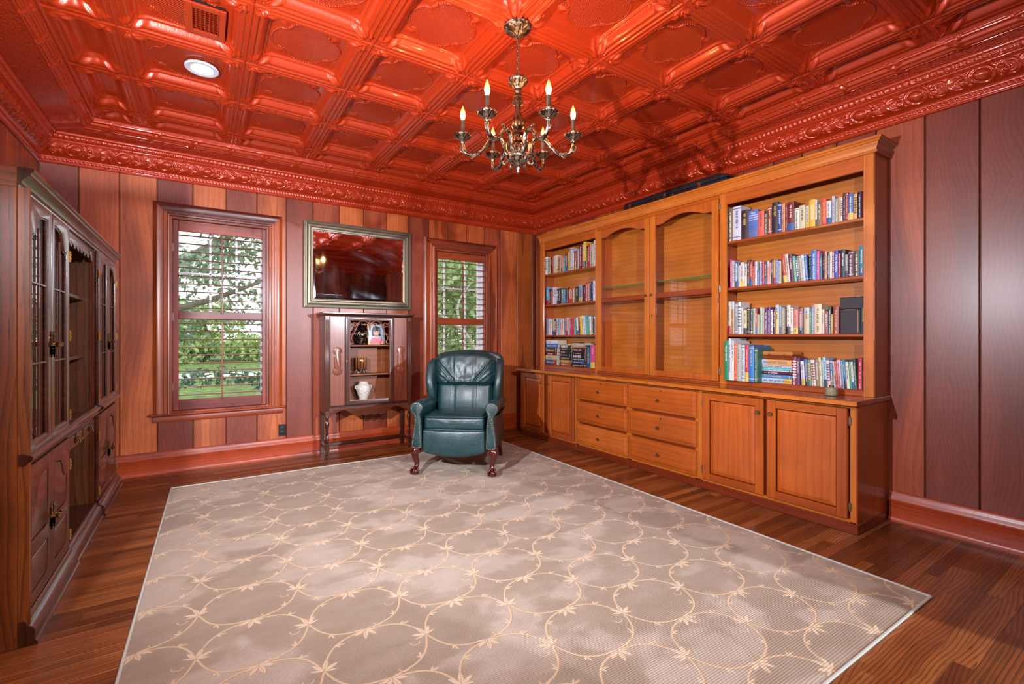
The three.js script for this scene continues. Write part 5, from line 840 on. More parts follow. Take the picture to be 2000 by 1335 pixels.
    P([[0, 1.366], [-0.012, 1.340], [0.0, 1.318], [0.012, 1.340], [0, 1.366]], 0.0055); P([[-0.03, 1.352], [0, 1.336], [0.03, 1.352]], 0.006, 16); P([[0, 1.330], [0, 1.270]], 0.0065, 8);
    add('fretwork', S, wp, d);
  }
  // carved edge strip and shaped apron
  add('carved_strip', [bx(x0 + 0.04, x1 - 0.04, 0.488, 0.504, D - 0.03, D - 0.003, 0.002, 0), ...Array.from({ length: 26 }, (_, i) => bx(-0.016, 0.004, -0.004, 0.004, 0, 0.005, 0.0015).rotateZ(0.25).translate(lerp(x0 + 0.06, x1 - 0.05, i / 25), 0.496, D - 0.004))], wood('cherry', '#3a1d15', 0.4, 0.3), t);
  { const o = [[x0 + 0.042, 0.489], [x0 + 0.042, 0.424]], n = 80; for (let i = 1; i < n; i++) { const q = i / n, m = Math.abs(q * 2 - 1); let y = m > 0.62 ? 0.424 + 0.040 * sstep(1, 0.66, m) : 0.464 - 0.075 * sstep(0.66, 0.30, m); if (m < 0.26) { y = 0.389 + 0.016 * Math.exp(-(((m - 0.2) / 0.035) ** 2)) + 0.012 * Math.exp(-((m / 0.06) ** 2)); } o.push([lerp(x0 + 0.042, x1 - 0.042, q), y]); } o.push([x1 - 0.042, 0.424], [x1 - 0.042, 0.489]); add('apron', ext(o, 0.018, 0.002).translate(0, 0, D - 0.024), wood('cherry', '#6b3b28', 0.34, 0.45, 0.16), t); }
  // what stands inside
  const px = cx, pz = zb + 0.115;
  const urn = thing('lidded_urn', 'black lidded urn with gilt scroll bands on the cabinet top shelf', 'urn', [px - 0.060, 1.1155, pz]), bk = plain('urn black', '#0d0d12', 0.15, { clearcoat: 1, clearcoatRoughness: 0.04 }), gilt = plain('gilt', '#d8bf86', 0.3, { metalness: 0.9 });
  add('body', lathe([[0, 0], [0.036, 0], [0.038, 0.006], [0.026, 0.018], [0.044, 0.040], [0.072, 0.080], [0.078, 0.110], [0.066, 0.140], [0.034, 0.158], [0.030, 0.166], [0.034, 0.170], [0, 0.170]], 32), bk, urn);
  add('lid', lathe([[0, 0.168], [0.035, 0.168], [0.036, 0.174], [0.024, 0.186], [0.014, 0.204], [0.012, 0.212], [0.006, 0.216], [0.010, 0.224], [0.004, 0.236], [0, 0.238]], 24), bk, urn);
  add('gilt_scroll', [...Array.from({ length: 16 }, (_, i) => { const a = i / 16 * 6.283; return new THREE.TorusGeometry(0.011, 0.0022, 5, 12).rotateY(Math.PI / 2 - a).translate(Math.cos(a) * 0.0775, 0.108 + (i % 2) * 0.014, Math.sin(a) * 0.0775); }), ...Array.from({ length: 9 }, (_, i) => { const a = Math.PI / 2 + (i % 3 - 1) * 0.12; return new THREE.SphereGeometry(0.005, 8, 6).translate(Math.cos(a) * 0.06, 0.03 + Math.floor(i / 3) * 0.016, Math.sin(a) * (0.04 + Math.floor(i / 3) * 0.012)); })], gilt, urn);
  const ph = thing('framed_portrait', 'framed colour portrait of a smiling dark-haired woman in pink on the cabinet top shelf', 'picture', [px + 0.104, 1.1155, pz + 0.02]); ph.rotation.x = -0.08;
  const pic = canvasTex(256, 320, (c) => { const g = (a, b, r, f) => { c.fillStyle = f; c.beginPath(); c.ellipse(a, b, r, r * 1.15, 0, 0, 7); c.fill(); }; c.fillStyle = '#b9c3cc'; c.fillRect(0, 0, 256, 320); c.fillStyle = '#8ea0ae'; c.fillRect(150, 0, 106, 320);
    c.fillStyle = '#c9566e'; c.beginPath(); c.moveTo(20, 320); c.quadraticCurveTo(30, 222, 96, 214); c.lineTo(160, 214); c.quadraticCurveTo(236, 222, 244, 320); c.fill(); c.fillStyle = '#d9a48c'; c.fillRect(104, 186, 48, 44);
    g(128, 112, 74, '#2a1c18'); c.fillStyle = '#2a1c18'; c.fillRect(56, 110, 36, 80); c.fillRect(164, 110, 36, 80); g(128, 128, 48, '#d8a085'); c.fillStyle = '#2a1c18'; c.beginPath(); c.ellipse(128, 84, 56, 26, 0, 0, 7); c.fill();
    c.fillStyle = '#33221e'; for (const x of [108, 148]) { c.beginPath(); c.ellipse(x, 124, 7, 4, 0, 0, 7); c.fill(); c.fillRect(x - 10, 112, 20, 3); } c.strokeStyle = '#b07660'; c.lineWidth = 3; c.beginPath(); c.moveTo(128, 126); c.lineTo(125, 146); c.lineTo(132, 148); c.stroke(); c.fillStyle = '#b04a52'; c.beginPath(); c.ellipse(128, 163, 19, 8, 0, 0, 7); c.fill(); c.fillStyle = '#f0e8e0'; c.fillRect(114, 159, 28, 5);
    for (let k = 0; k < 120; k++) { c.fillStyle = `rgba(235,150,165,${0.25})`; c.fillRect(40 + (k * 53) % 180, 240 + (k * 29) % 80, 5, 3); } });
  add('frame', ext(rectRing(-0.093, 0.093, 0, 0.222), 0.012, 0.003, { holes: [rectRing(-0.084, 0.084, 0.010, 0.213).reverse()] }).translate(0, 0, -0.006), plain('frame gilt', '#a98a4e', 0.35, { metalness: 0.8 }), ph);
  const pg = new THREE.PlaneGeometry(0.170, 0.206).translate(0, 0.1115, 0.001); add('photograph', pg, mat('portrait print', { map: pic, roughness: 0.35 }), ph);
  add('strut', bx(-0.02, 0.02, 0.005, 0.15, -0.012, -0.007, 0.001), bk, ph);
  const cd = thing('candle_holder', 'amber and plum striped glass candle cup on twisted bronze feet, middle cabinet shelf', 'candle holder', [px - 0.052, 0.819, pz]);
  const stripe = canvasTex(512, 128, (c) => { for (let x = 0; x < 512; x++) for (let y = 0; y < 128; y++) { const k = clamp((y / 128 - 0.45 + 0.25 * (fbm(x / 40, 3, 2) - 0.5)) * 2.4), s = (Math.floor(x / 26) % 2); const a = [226, 150, 42], b = [70, 18, 40], cc = [0, 1, 2].map((i) => lerp(a[i], b[i], k) * (s ? 1 : 0.62) + (s ? 18 : 0)); c.fillStyle = `rgb(${cc.map(Math.round)})`; c.fillRect(x, y, 1, 1); } });
  add('glass_cup', lathe([[0, 0.042], [0.054, 0.042], [0.057, 0.048], [0.058, 0.160], [0.056, 0.164], [0.054, 0.160], [0.053, 0.052], [0, 0.050]], 40).scale(1, 1, 1), mat('striped glass', { map: stripe, roughness: 0.12, transmission: 0.25, thickness: 0, clearcoat: 0.8 }), cd);
  add('stand', [lathe([[0, 0.030], [0.05, 0.034], [0.064, 0.040], [0.06, 0.043], [0, 0.042]], 28), ...Array.from({ length: 4 }, (_, i) => { const a = i * 1.5708 + 0.5; return loft([V(Math.cos(a) * 0.02, 0.034, Math.sin(a) * 0.02), V(Math.cos(a) * 0.045, 0.028, Math.sin(a) * 0.045), V(Math.cos(a) * 0.062, 0.006, Math.sin(a) * 0.062), V(Math.cos(a + 0.4) * 0.072, 0.006, Math.sin(a + 0.4) * 0.072), V(Math.cos(a + 0.5) * 0.066, 0.014, Math.sin(a + 0.5) * 0.066)], 0.0055, 7, 22); })], plain('bronze', '#8f7f66', 0.35, { metalness: 0.9 }), cd);
  const vs = thing('white_vase', 'white ceramic vase with raised floral relief on the lowest cabinet shelf', 'vase', [px - 0.028, 0.5205, pz]);
  const prof = [[0.0, 0], [0.034, 0], [0.037, 0.008], [0.043, 0.030], [0.060, 0.080], [0.073, 0.125], [0.070, 0.158], [0.052, 0.182], [0.044, 0.190], [0.046, 0.200], [0.044, 0.204], [0.039, 0.200], [0.038, 0.190], [0, 0.185]];
  { const cu = new THREE.SplineCurve(prof.slice(1, 11).map((p) => new THREE.Vector2(...p))); const g = surf(120, 70, (a, b) => { const q = cu.getPoint(b), th = a * 6.2832, rel = q.x > 0.05 ? 0.0035 * Math.max(0, Math.sin(th * 7 + Math.sin(q.y * 60) * 1.4) * Math.sin(q.y * 95 + Math.cos(th * 4))) : 0; return [Math.cos(th) * (q.x + rel), q.y, Math.sin(th) * (q.x + rel)]; }); add('body', [g, lathe([[0.0, 0.001], [0.036, 0.001]], 24), lathe([[0.041, 0.2], [0.036, 0.18], [0, 0.17]], 24)], plain('vase white', '#d9d4c6', 0.35, { clearcoat: 0.5 }), vs);
    for (const s of [-1, 1]) add('handle', loft([V(s * 0.060, 0.165, 0), V(s * 0.080, 0.160, 0), V(s * 0.082, 0.140, 0), V(s * 0.070, 0.125, 0)], 0.005, 8, 16), plain('vase white', '#d9d4c6', 0.35, { clearcoat: 0.5 }), vs); }
}

// ------------------------------------------------------------------ mirror above it
{
  const w = 1.146, h = 0.886, t = thing('wall_mirror', 'wall mirror in a wide silver beaded frame over the china cabinet', 'mirror', [1.420, 1.498, ZB + 0.004]); t.rotation.set(0.006, 0.016, 0);
  const MP = [[0, 0], [0.014, 0], [0.018, 0.006], [0.018, 0.014], [0.010, 0.018], [0.012, 0.028], [0.024, 0.036], [0.030, 0.046], [0.030, 0.058], [0.024, 0.066], [0.018, 0.070], [0.020, 0.080], [0.016, 0.090], [0.008, 0.092], [0, 0.092]];   // [proud, inwards]
  const silver = plain('frame silver', '#8d8672', 0.42, { metalness: 0.75 }), dark = plain('frame dark', '#35322c', 0.5, { metalness: 0.6 });
  const sides = [[V(-w / 2, 0, 0.006), V(w / 2, 0, 0.006), Y], [V(-w / 2, h, 0.006), V(w / 2, h, 0.006), V(0, -1, 0)], [V(-w / 2, 0, 0.006), V(-w / 2, h, 0.006), X], [V(w / 2, 0, 0.006), V(w / 2, h, 0.006), nX]];
  for (const [a, b, inn] of sides) { add('frame_side', run(MP, a, b, Z, inn, -1, -1, { mu: 1, caps: false }), silver, t);
    const L = a.distanceTo(b), dir = b.clone().sub(a).normalize(), n = Math.round(L / 0.0085), g = new THREE.SphereGeometry(0.0036, 6, 4), m = [];
    for (let i = 1; i < n; i++) for (const [o, q] of [[0.019, 0.010], [0.016, 0.086]]) { if (i * L / n < q || L - i * L / n < q) continue; const p = a.clone().addScaledVector(dir, i * L / n).addScaledVector(inn, q); m.push(M4(p.x, p.y, p.z + o)); }
    const im = new THREE.InstancedMesh(g, plain('bead silver', '#6f6a5c', 0.4, { metalness: 0.8 }), m.length); m.forEach((q, i) => im.setMatrixAt(i, q)); im.name = 'beading'; im.userData.kind = 'stuff'; im.castShadow = im.receiveShadow = true; t.add(im); }
  add('dark_backing', [bx(-w / 2 + 0.002, w / 2 - 0.002, 0.002, h - 0.002, 0, 0.006, 0)], dark, t);  // dark board behind the frame and glass
  const gx = w / 2 - 0.090, y0 = 0.090, y1 = h - 0.090, bv = 0.022, smudge = dataTex(512, 384, (x, y, c) => { const u = x / 512, v = y / 384; const sw = Math.pow(fbm(u * 3 + 0.8 * fbm(u * 4, v * 3, 2), v * 9 + u * 4, 3), 2.2) * sstep(0.35, 0.75, u + 0.2 * v) + 0.3 * Math.pow(fbm(u * 14, v * 2.5, 2), 3); const k = clamp(0.012 + 0.16 * sw, 0, 1) * 255; c[0] = c[1] = c[2] = k; }, { srgb: false, su: gx * 2, sv: y1 - y0 });
  const mm = mat('mirror silvering', { color: new THREE.Color('#dfe2e8'), metalness: 1, roughness: 1, roughnessMap: smudge }), P = [], U = [], rc = (k, z) => [[-gx + k, y0 + k, z], [gx - k, y0 + k, z], [gx - k, y1 - k, z], [-gx + k, y1 - k, z]], A = rc(0, 0.0105), B = rc(bv, 0.0130);
  const f = (q) => { for (const k of [0, 1, 2, 0, 2, 3]) { P.push(...q[k]); U.push(q[k][0] + gx, q[k][1] - y0); } };
  f(B); add('mirror_glass', made(P, null, U), mm, t); P.length = U.length = 0;
  for (let i = 0; i < 4; i++) f([A[i], A[(i + 1) % 4], B[(i + 1) % 4], B[i]]); add('bevel', made(P, null, U), mat('mirror edge', { color: new THREE.Color('#dfe2e8'), metalness: 1, roughness: 0.03 }), t);
}
// ------------------------------------------------------------------ green leather wing chair (front faces +z, then turned)
{
  const t = thing('wing_chair', 'dark green leather wingback recliner with brass nail trim and claw feet', 'armchair', [1.78, 0.0165, -3.597], -0.689);
  const lb = dataTex(512, 512, (x, y, c) => { const u = x / 512 * 12, v = y / 512 * 12; const h = 0.5 * fbm(u * 3, v * 3, 3) + 0.5 * (1 - Math.abs(vn(u * 6, v * 6) * 2 - 1)); c[0] = c[1] = c[2] = h * 255; }, { srgb: false, su: 0.35, sv: 0.35 });
  const lm = dataTex(512, 512, (x, y, c) => { const k = 0.88 + 0.24 * (fbm(x / 40, y / 40, 3) - 0.5); c[0] = 220 * k; c[1] = 235 * k; c[2] = 235 * k; }, { su: 0.6, sv: 0.6 });
  const lea = mat('green leather', { map: lm, color: new THREE.Color('#1e4649'), roughness: 0.40, bumpMap: lb, bumpScale: 0.0012, clearcoat: 0.35, clearcoatRoughness: 0.32 });
  const legM = wood('mahA', '#4a170c', 0.22, 0.8, 0.06), frameWood = wood('oak', '#8d6a48', 0.7, 0);
  const wr = (x, y, s) => (fbm(x * 9 + s, y * 9, 2) - 0.5);
  // frame under the cushions
  add('seat_frame', [bx(-0.27, 0.27, 0.20, 0.37, -0.62, -0.03, 0.01), bx(-0.30, 0.30, 0.20, 0.50, -0.70, -0.58, 0.01)], frameWood, t);
  // drop front (footrest panel) with a bowed lower edge
  add('footrest_panel', cushion(0.535, 0.20, 0.07, { r: 0.018, puff: [0.002, 0.002, 0.016], n: 30, fn: (m, e) => { const k = e[1] < 0 ? -e[1] : 0; m[1] -= k * 0.036 * (1 - e[0] * e[0]) - 0.008 * k; m[2] += 0.003 * Math.sin(m[0] * 40) * (1 - e[1] * e[1]) * 0.4; return m; } }).translate(0, 0.287, -0.025), lea, t);
  // seat cushion
  add('seat_cushion', [cushion(0.520, 0.118, 0.56, { r: 0.03, puff: [0.004, 0.024, 0.010], n: 34, fn: (m, e) => { m[1] += 0.004 * wr(m[0] * 1.6, m[2] * 1.6, 3) + (e[1] > 0 ? -0.010 * Math.max(0, -e[2]) : 0); m[2] += 0.004 * wr(m[0] * 3, m[1] * 3, 8); return m; } }).translate(0, 0.442, -0.285)], lea, t);
  add('cushion_piping', [0.390, 0.496].map((y) => loft([V(-0.262, y, -0.40), V(-0.262, y, -0.05), V(-0.245, y, -0.008), V(-0.2, y, 0.0), V(0.2, y, 0.0), V(0.245, y, -0.008), V(0.262, y, -0.05), V(0.262, y, -0.40)], 0.0045, 7, 60)), lea, t);
  // lower back cushion: three stitched panels
  const seams = (x, list) => list.reduce((a, s) => a + Math.exp(-(((x - s) / 0.006) ** 2)), 0);
  const lean = 0.16, back = (g, y, z) => g.rotateX(-lean).translate(0, y, z);
  add('lower_back_cushion', back(cushion(0.53, 0.30, 0.16, { r: 0.045, puff: [0.006, 0.012, 0.026], n: 46, fn: (m, e) => { if (m[2] > 0) m[2] -= 0.008 * seams(m[0], [-0.10, 0.10]) - 0.004 * Math.sin((m[1] + 0.1) * 22 + m[0] * 6) * Math.max(0, -e[1]); m[2] += m[2] > 0 ? 0.007 * wr(m[0], m[1] * 0.5, 21) : 0; return m; } }), 0.600, -0.545), lea, t);
  // upper back pillow with gathered pleats
  add('back_pillow', back(cushion(0.585, 0.345, 0.19, { r: 0.07, puff: [0.006, 0.012, 0.030], n: 64, fn: (m, e) => {
    const top = Math.max(0, e[1]); m[1] -= 0.075 * Math.pow(Math.abs(e[0]), 3) * top; m[0] *= 1 - 0.06 * Math.max(0, -e[1]);
    if (m[2] > 0) { const x = m[0], y = m[1]; let d = 0.010 * seams(x, [-0.108, 0.100]) + 0.007 * Math.exp(-(((x + 0.005) / 0.006) ** 2)) * sstep(0.12, -0.06, y);
      for (const s of [-1, 1]) { const L = (a, b, c2, e2, dep) => { const vx = c2 - a, vy = e2 - b, q = clamp(((x * s - a) * vx + (y - b) * vy) / (vx * vx + vy * vy)), ds = Math.hypot(x * s - a - q * vx, y - b - q * vy); return dep * Math.exp(-((ds / 0.007) ** 2)) - dep * 0.45 * Math.exp(-(((ds - 0.016) / 0.010) ** 2)); }; d += L(0.095, -0.125, 0.265, 0.070, 0.011) + L(0.125, -0.160, 0.275, -0.045, 0.008); }
      d += 0.005 * Math.exp(-(((x + 0.055 + 0.35 * (y + 0.02)) / 0.007) ** 2)) * sstep(0.08, -0.05, y);
      m[2] -= d; m[2] += 0.014 * Math.exp(-(((y + 0.135) / 0.016) ** 2)) * sstep(0.24, 0.16, Math.abs(x)) + 0.011 * wr(x * 1.4, y * 0.9, 33) + 0.005 * wr(x * 4, y * 2, 5); }
    return m; } }), 0.872, -0.560), lea, t);
  add('back_shell', back(ext([[-0.335, -0.50], [0.335, -0.50], [0.345, 0.28], ...Array.from({ length: 15 }, (_, i) => { const q = 0.335 * Math.cos((i + 1) * Math.PI / 16); return [q, 0.28 + 0.098 * Math.pow(Math.sin((i + 1) * Math.PI / 16), 0.6)]; }), [-0.345, 0.28]], 0.10, 0.03, { seg: 4 }), 0.665, -0.735), lea, t);
  for (const s of [-1, 1]) {
    // wing: a thick curved ear standing on the arm
    const o = []; const n = 26; for (let i = 0; i <= n; i++) { const q = i / n, y = lerp(0.555, 0.965, q); const z = -0.615 + 0.235 - 0.150 * Math.pow(Math.sin(Math.PI * clamp(1 - q * 1.02)), 1) * 0 + 0.075 * Math.sin(q * Math.PI * 0.95 + 0.35) - 0.085; o.push([z + (q > 0.9 ? -0.05 * ((q - 0.9) / 0.1) ** 2 : 0), y]); } o.push([-0.56, 0.975], [-0.66, 0.955], [-0.70, 0.56]);
    const wing = ext(o, 0.070, 0.026, { seg: 5, crease: 1.2 }); const p = wing.attributes.position; for (let i = 0; i < p.count; i++) { const z = p.getX(i), y = p.getY(i), th = p.getZ(i); const flare = 0.030 * sstep(-0.60, -0.36, z) * sstep(0.60, 0.9, y); p.setXYZ(i, s * (0.278 + th + flare), y, z); } wing.computeVertexNormals();
    add('wing', toCreasedNormals(wing, 1.3), lea, t);
    // rolled arm
    const roll = 0.060, ax = s * 0.325, ay = 0.566, prof = []; for (let i = 0; i <= 22; i++) { const a = lerp(-0.55, Math.PI + 0.95, i / 22); prof.push([Math.cos(a) * roll, Math.sin(a) * roll]); }
    const outline = (k) => [[-0.052 + k, -0.345 + k], ...[[-0.050, -0.25], [-0.046, -0.16], [-0.040, -0.09], [-0.034, -0.05]].map(([x, y]) => [x + k, y]), ...Array.from({ length: 20 }, (_, i) => { const a = lerp(Math.PI * 0.98, -Math.PI * 0.32, i / 19); const r = roll - k; return [Math.cos(a) * r, Math.sin(a) * r]; }), ...[[0.026, -0.060], [0.022, -0.10], [0.030, -0.17], [0.042, -0.25], [0.046, -0.345]].map(([x, y]) => [x - k, y === -0.345 ? y + k : y])];
    const flip = (pts) => s > 0 ? pts : pts.map(([x, y]) => [-x, y]).reverse();
    add('arm', [ext(flip(outline(0.004)), 0.58, 0.012, { seg: 3, crease: 0.9 }).translate(ax, ay, -0.60)], lea, t);
    add('arm_side', ext(flip(outline(0.012)).map(([x, y]) => [x, Math.min(y, -0.06)]), 0.56, 0.002).translate(ax + s * 0.004, ay, -0.625), lea, t);
    add('arm_front', ext(flip(outline(0.002)), 0.026, 0.010, { seg: 4, crease: 0.9 }).translate(ax, ay, -0.024), lea, t);
    const cu = new THREE.CatmullRomCurve3(flip(outline(0.017)).map(([x, y]) => V(x + ax, y + ay, 0.0035)), true), L = cu.getLength(), nn = Math.round(L / 0.0125), nail = new THREE.SphereGeometry(0.0044, 8, 5), im = new THREE.InstancedMesh(nail, plain('nail brass', '#c99a72', 0.25, { metalness: 1 }), nn);
    for (let i = 0; i < nn; i++) { const q = cu.getPointAt(i / nn); im.setMatrixAt(i, M4(q.x, q.y, q.z, 0, 0, 0, 1)); } im.name = 'nail_trim'; im.userData.kind = 'stuff'; im.castShadow = im.receiveShadow = true; t.add(im);
    add('seam_cord', loft([V(ax - s * 0.03, ay + 0.05, -0.16), V(ax, ay + roll - 0.002, -0.16), V(ax + s * 0.04, ay + 0.044, -0.16), V(ax + s * 0.058, ay, -0.16)], 0.003, 6, 16), lea, t);
    // cabriole leg with carved knee and ball and claw
    const lx = s * 0.332, lg = [loft([V(lx - s * 0.004, 0.222, -0.050), V(lx + s * 0.012, 0.185, -0.022), V(lx + s * 0.010, 0.140, -0.028), V(lx - s * 0.002, 0.095, -0.034), V(lx - s * 0.002, 0.060, -0.022), V(lx + s * 0.004, 0.040, -0.012)], (q) => 0.012 + 0.030 * Math.pow(1 - q, 1.3) + 0.010 * Math.exp(-(((q - 0.16) / 0.12) ** 2)) + 0.006 * q, 16, 34)];
    lg.push(new THREE.SphereGeometry(0.033, 20, 14).scale(1, 0.86, 1.05).translate(lx + s * 0.004, 0.028, -0.008));
    for (const a of [-1.0, 0, 1.0, Math.PI]) { const ca = Math.sin(a), cb = Math.cos(a); lg.push(loft([V(lx + s * 0.004 + ca * 0.016, 0.066, -0.012 + cb * 0.016), V(lx + s * 0.004 + ca * 0.036, 0.046, -0.008 + cb * 0.038), V(lx + s * 0.004 + ca * 0.040, 0.022, -0.008 + cb * 0.042), V(lx + s * 0.004 + ca * 0.034, 0.011, -0.008 + cb * 0.036)], (q) => 0.0095 - 0.003 * q, 8, 14)); }
    lg.push(...[0, 1, 2].map((k) => new THREE.TorusGeometry(0.015 - k * 0.003, 0.005, 6, 14, 4.4).rotateY(0.15 * s).translate(lx + s * (k - 1) * 0.022, 0.196 - k * 0.004, 0.004)));
    add('front_leg', lg, legM, t);
    add('rear_leg', loft([V(s * 0.30, 0.23, -0.66), V(s * 0.305, 0.12, -0.675), V(s * 0.315, 0.021, -0.71)], (q) => 0.026 - 0.006 * q, 10, 12), legM, t);
  }
}

// ------------------------------------------------------------------ rug
{
  const w = 3.065, l = 3.78, t = thing('area_rug', 'large taupe rug with a cream trellis of leafy vines', 'rug', [1.293, 0, -2.645]); t.rotation.y = -0.0165;
  const N = 2048, tex = canvasTex(N, N, (c) => {
    const im = c.createImageData(N, N), d = im.data;
    for (let y = 0; y < N; y++) for (let x = 0; x < N; x++) { const u = x / N * w, v = y / N * l, k = (y * N + x) * 4;
      const a = fbm(u * 3.4 + 1.1 * fbm(u * 3, v * 3, 2), v * 5.2 + 0.8 * fbm(u * 2, v * 2 + 7, 2), 4), b = sstep(0.42, 0.60, a), m = 0.50 * b + 0.42 * (fbm(u * 8 + 9, v * 15, 3) - 0.5), g = vn(u * 330, v * 330) - 0.5, rib = Math.sin((v * 0.94 + u * 0.34) * 2 * Math.PI / 0.0085) * 0.5;
      const L = 1 + 0.05 * g + 0.022 * rib; d[k] = (162 + 42 * m) * L; d[k + 1] = (148 + 48 * m) * L; d[k + 2] = (133 + 56 * m) * L; d[k + 3] = 255; }
    c.putImageData(im, 0, 0);
    c.save(); c.scale(N / w, N / l); c.translate(0.0, 0);
    // two families of waves that cross at the lattice points
    const A = [0.1925, 0.1605], B = [0.1925, -0.1605];
    const P0 = [1.006 + w / 2, 1.548 + l / 2];
    const pt = (i, j) => [P0[0] + i * A[0] + j * B[0], P0[1] + i * A[1] + j * B[1]];
    const wave = (fam, par) => { const D = fam ? B : A, len = Math.hypot(...D), nn = [-D[1] / len, D[0] / len]; return (i, j, q) => { const p = pt(i, j), s = ((fam ? j : i) + par) & 1 ? (fam ? 1 : -1) : (fam ? -1 : 1), o = Math.sin(q * Math.PI) * 0.050 * s; return [p[0] + D[0] * q + nn[0] * o, p[1] + D[1] * q + nn[1] * o]; }; };
    const leaf = (x, y, ang, L, W, f) => { c.save(); c.translate(x, y); c.rotate(ang); c.beginPath(); c.moveTo(0, 0); c.quadraticCurveTo(L * 0.45, -W, L, -W * 0.1); c.quadraticCurveTo(L * 0.5, W * 0.9, 0, 0); c.fillStyle = f; c.fill(); c.restore(); };
    const r = rng(8);
    for (let i = -26; i < 26; i++) for (let j = -26; j < 26; j++) { const p = pt(i, j); if (p[0] < -0.5 || p[0] > w + 0.5 || p[1] < -0.5 || p[1] > l + 0.5) continue;
      for (const fam of [0, 1]) { const f = wave(fam, fam ? i & 1 : j & 1);
        for (const [col, wd, off] of [['#b49270', 0.0100, 0.0014], ['#d6c4aa', 0.0070, 0]]) { c.strokeStyle = col; c.lineWidth = wd; c.lineCap = 'round'; c.beginPath(); for (let k = 0; k <= 14; k++) { const q = f(i, j, k / 14); k ? c.lineTo(q[0] + off, q[1] + off) : c.moveTo(q[0] + off, q[1] + off); } c.stroke(); }
        const q = f(i, j, 0.5), q2 = f(i, j, 0.55), an = Math.atan2(q2[1] - q[1], q2[0] - q[0]), sd = ((fam ? j : i) + (fam ? i : j)) & 1 ? -1 : 1; leaf(q[0], q[1], an + sd * 0.75, 0.036, 0.010, '#d8c2a6'); leaf(q[0], q[1], an + sd * 1.5, 0.024, 0.008, '#dccab2'); } 
    }
    for (let i = -26; i < 26; i++) for (let j = -26; j < 26; j++) { const [x, y] = pt(i, j), k = (i + j) & 1 ? 1 : -1, tilt = (i & 1 ? 0.35 : -0.25);
      for (const [a, L, W] of [[1.57, 0.062, 0.019], [0.75, 0.058, 0.016], [2.45, 0.058, 0.016], [0.1, 0.044, 0.010], [3.05, 0.050, 0.010]]) { leaf(x + 0.002, y + 0.002, k * a + tilt, L + 0.003, W + 0.002, '#b89a78'); leaf(x, y, k * a + tilt, L, W, '#dccdb8'); }
      c.strokeStyle = '#d8c2a4'; c.lineWidth = 0.004; c.beginPath(); c.arc(x + 0.055 * k, y - 0.022 * k, 0.018, 0.3, 3.4); c.stroke(); c.strokeStyle = '#c4aa88'; c.lineWidth = 0.003; c.beginPath(); c.moveTo(x, y); c.lineTo(x + Math.cos(k * 1.57 + tilt) * 0.05, y + Math.sin(k * 1.57 + tilt) * 0.05); c.stroke(); }
    c.restore();
  }, { su: w, sv: l });
  const nx = 60, nz = 70, g = surf(nx, nz, (a, b) => { const e = Math.min(a * w, (1 - a) * w, b * l, (1 - b) * l); return [(a - 0.5) * w + (a > 0.98 ? 0.004 * Math.sin(b * 40) : 0), 0.0022 + 0.0095 * sstep(0, 0.012, e) , (b - 0.5) * l]; }, 1, 1);
  { const p = g.attributes.position, uv = g.attributes.uv; for (let i = 0; i < p.count; i++) uv.setXY(i, p.getX(i) + w / 2, l - (p.getZ(i) + l / 2)); g.computeVertexNormals(); }
  const weave = dataTex(256, 256, (x, y, c) => { const h = 0.5 + 0.3 * Math.sin((y / 256) * 2 * Math.PI * 10) + 0.35 * (vn(x / 4, y / 4) - 0.5); c[0] = c[1] = c[2] = clamp(h) * 255; }, { srgb: false, su: 0.09, sv: 0.09 });
  add('pile', g, mat('rug pile', { map: tex, color: new THREE.Color('#ece6dd'), roughness: 0.95, bumpMap: weave, bumpScale: 0.002, sheen: 0.4, sheenRoughness: 0.5, sheenColor: new THREE.Color('#cfc4bc') }), t);
  add('bound_edge', [bx(-w / 2 - 0.004, w / 2 + 0.004, 0.001, 0.0095, l / 2 - 0.006, l / 2 + 0.005, 0.003), bx(-w / 2 - 0.004, w / 2 + 0.004, 0.001, 0.0095, -l / 2 - 0.005, -l / 2 + 0.006, 0.003), bx(w / 2 - 0.006, w / 2 + 0.005, 0.001, 0.0095, -l / 2, l / 2, 0.003), bx(-w / 2 - 0.005, -w / 2 + 0.006, 0.001, 0.0095, -l / 2, l / 2, 0.003)], plain('rug binding', '#b9bdb4', 0.9), t);
}
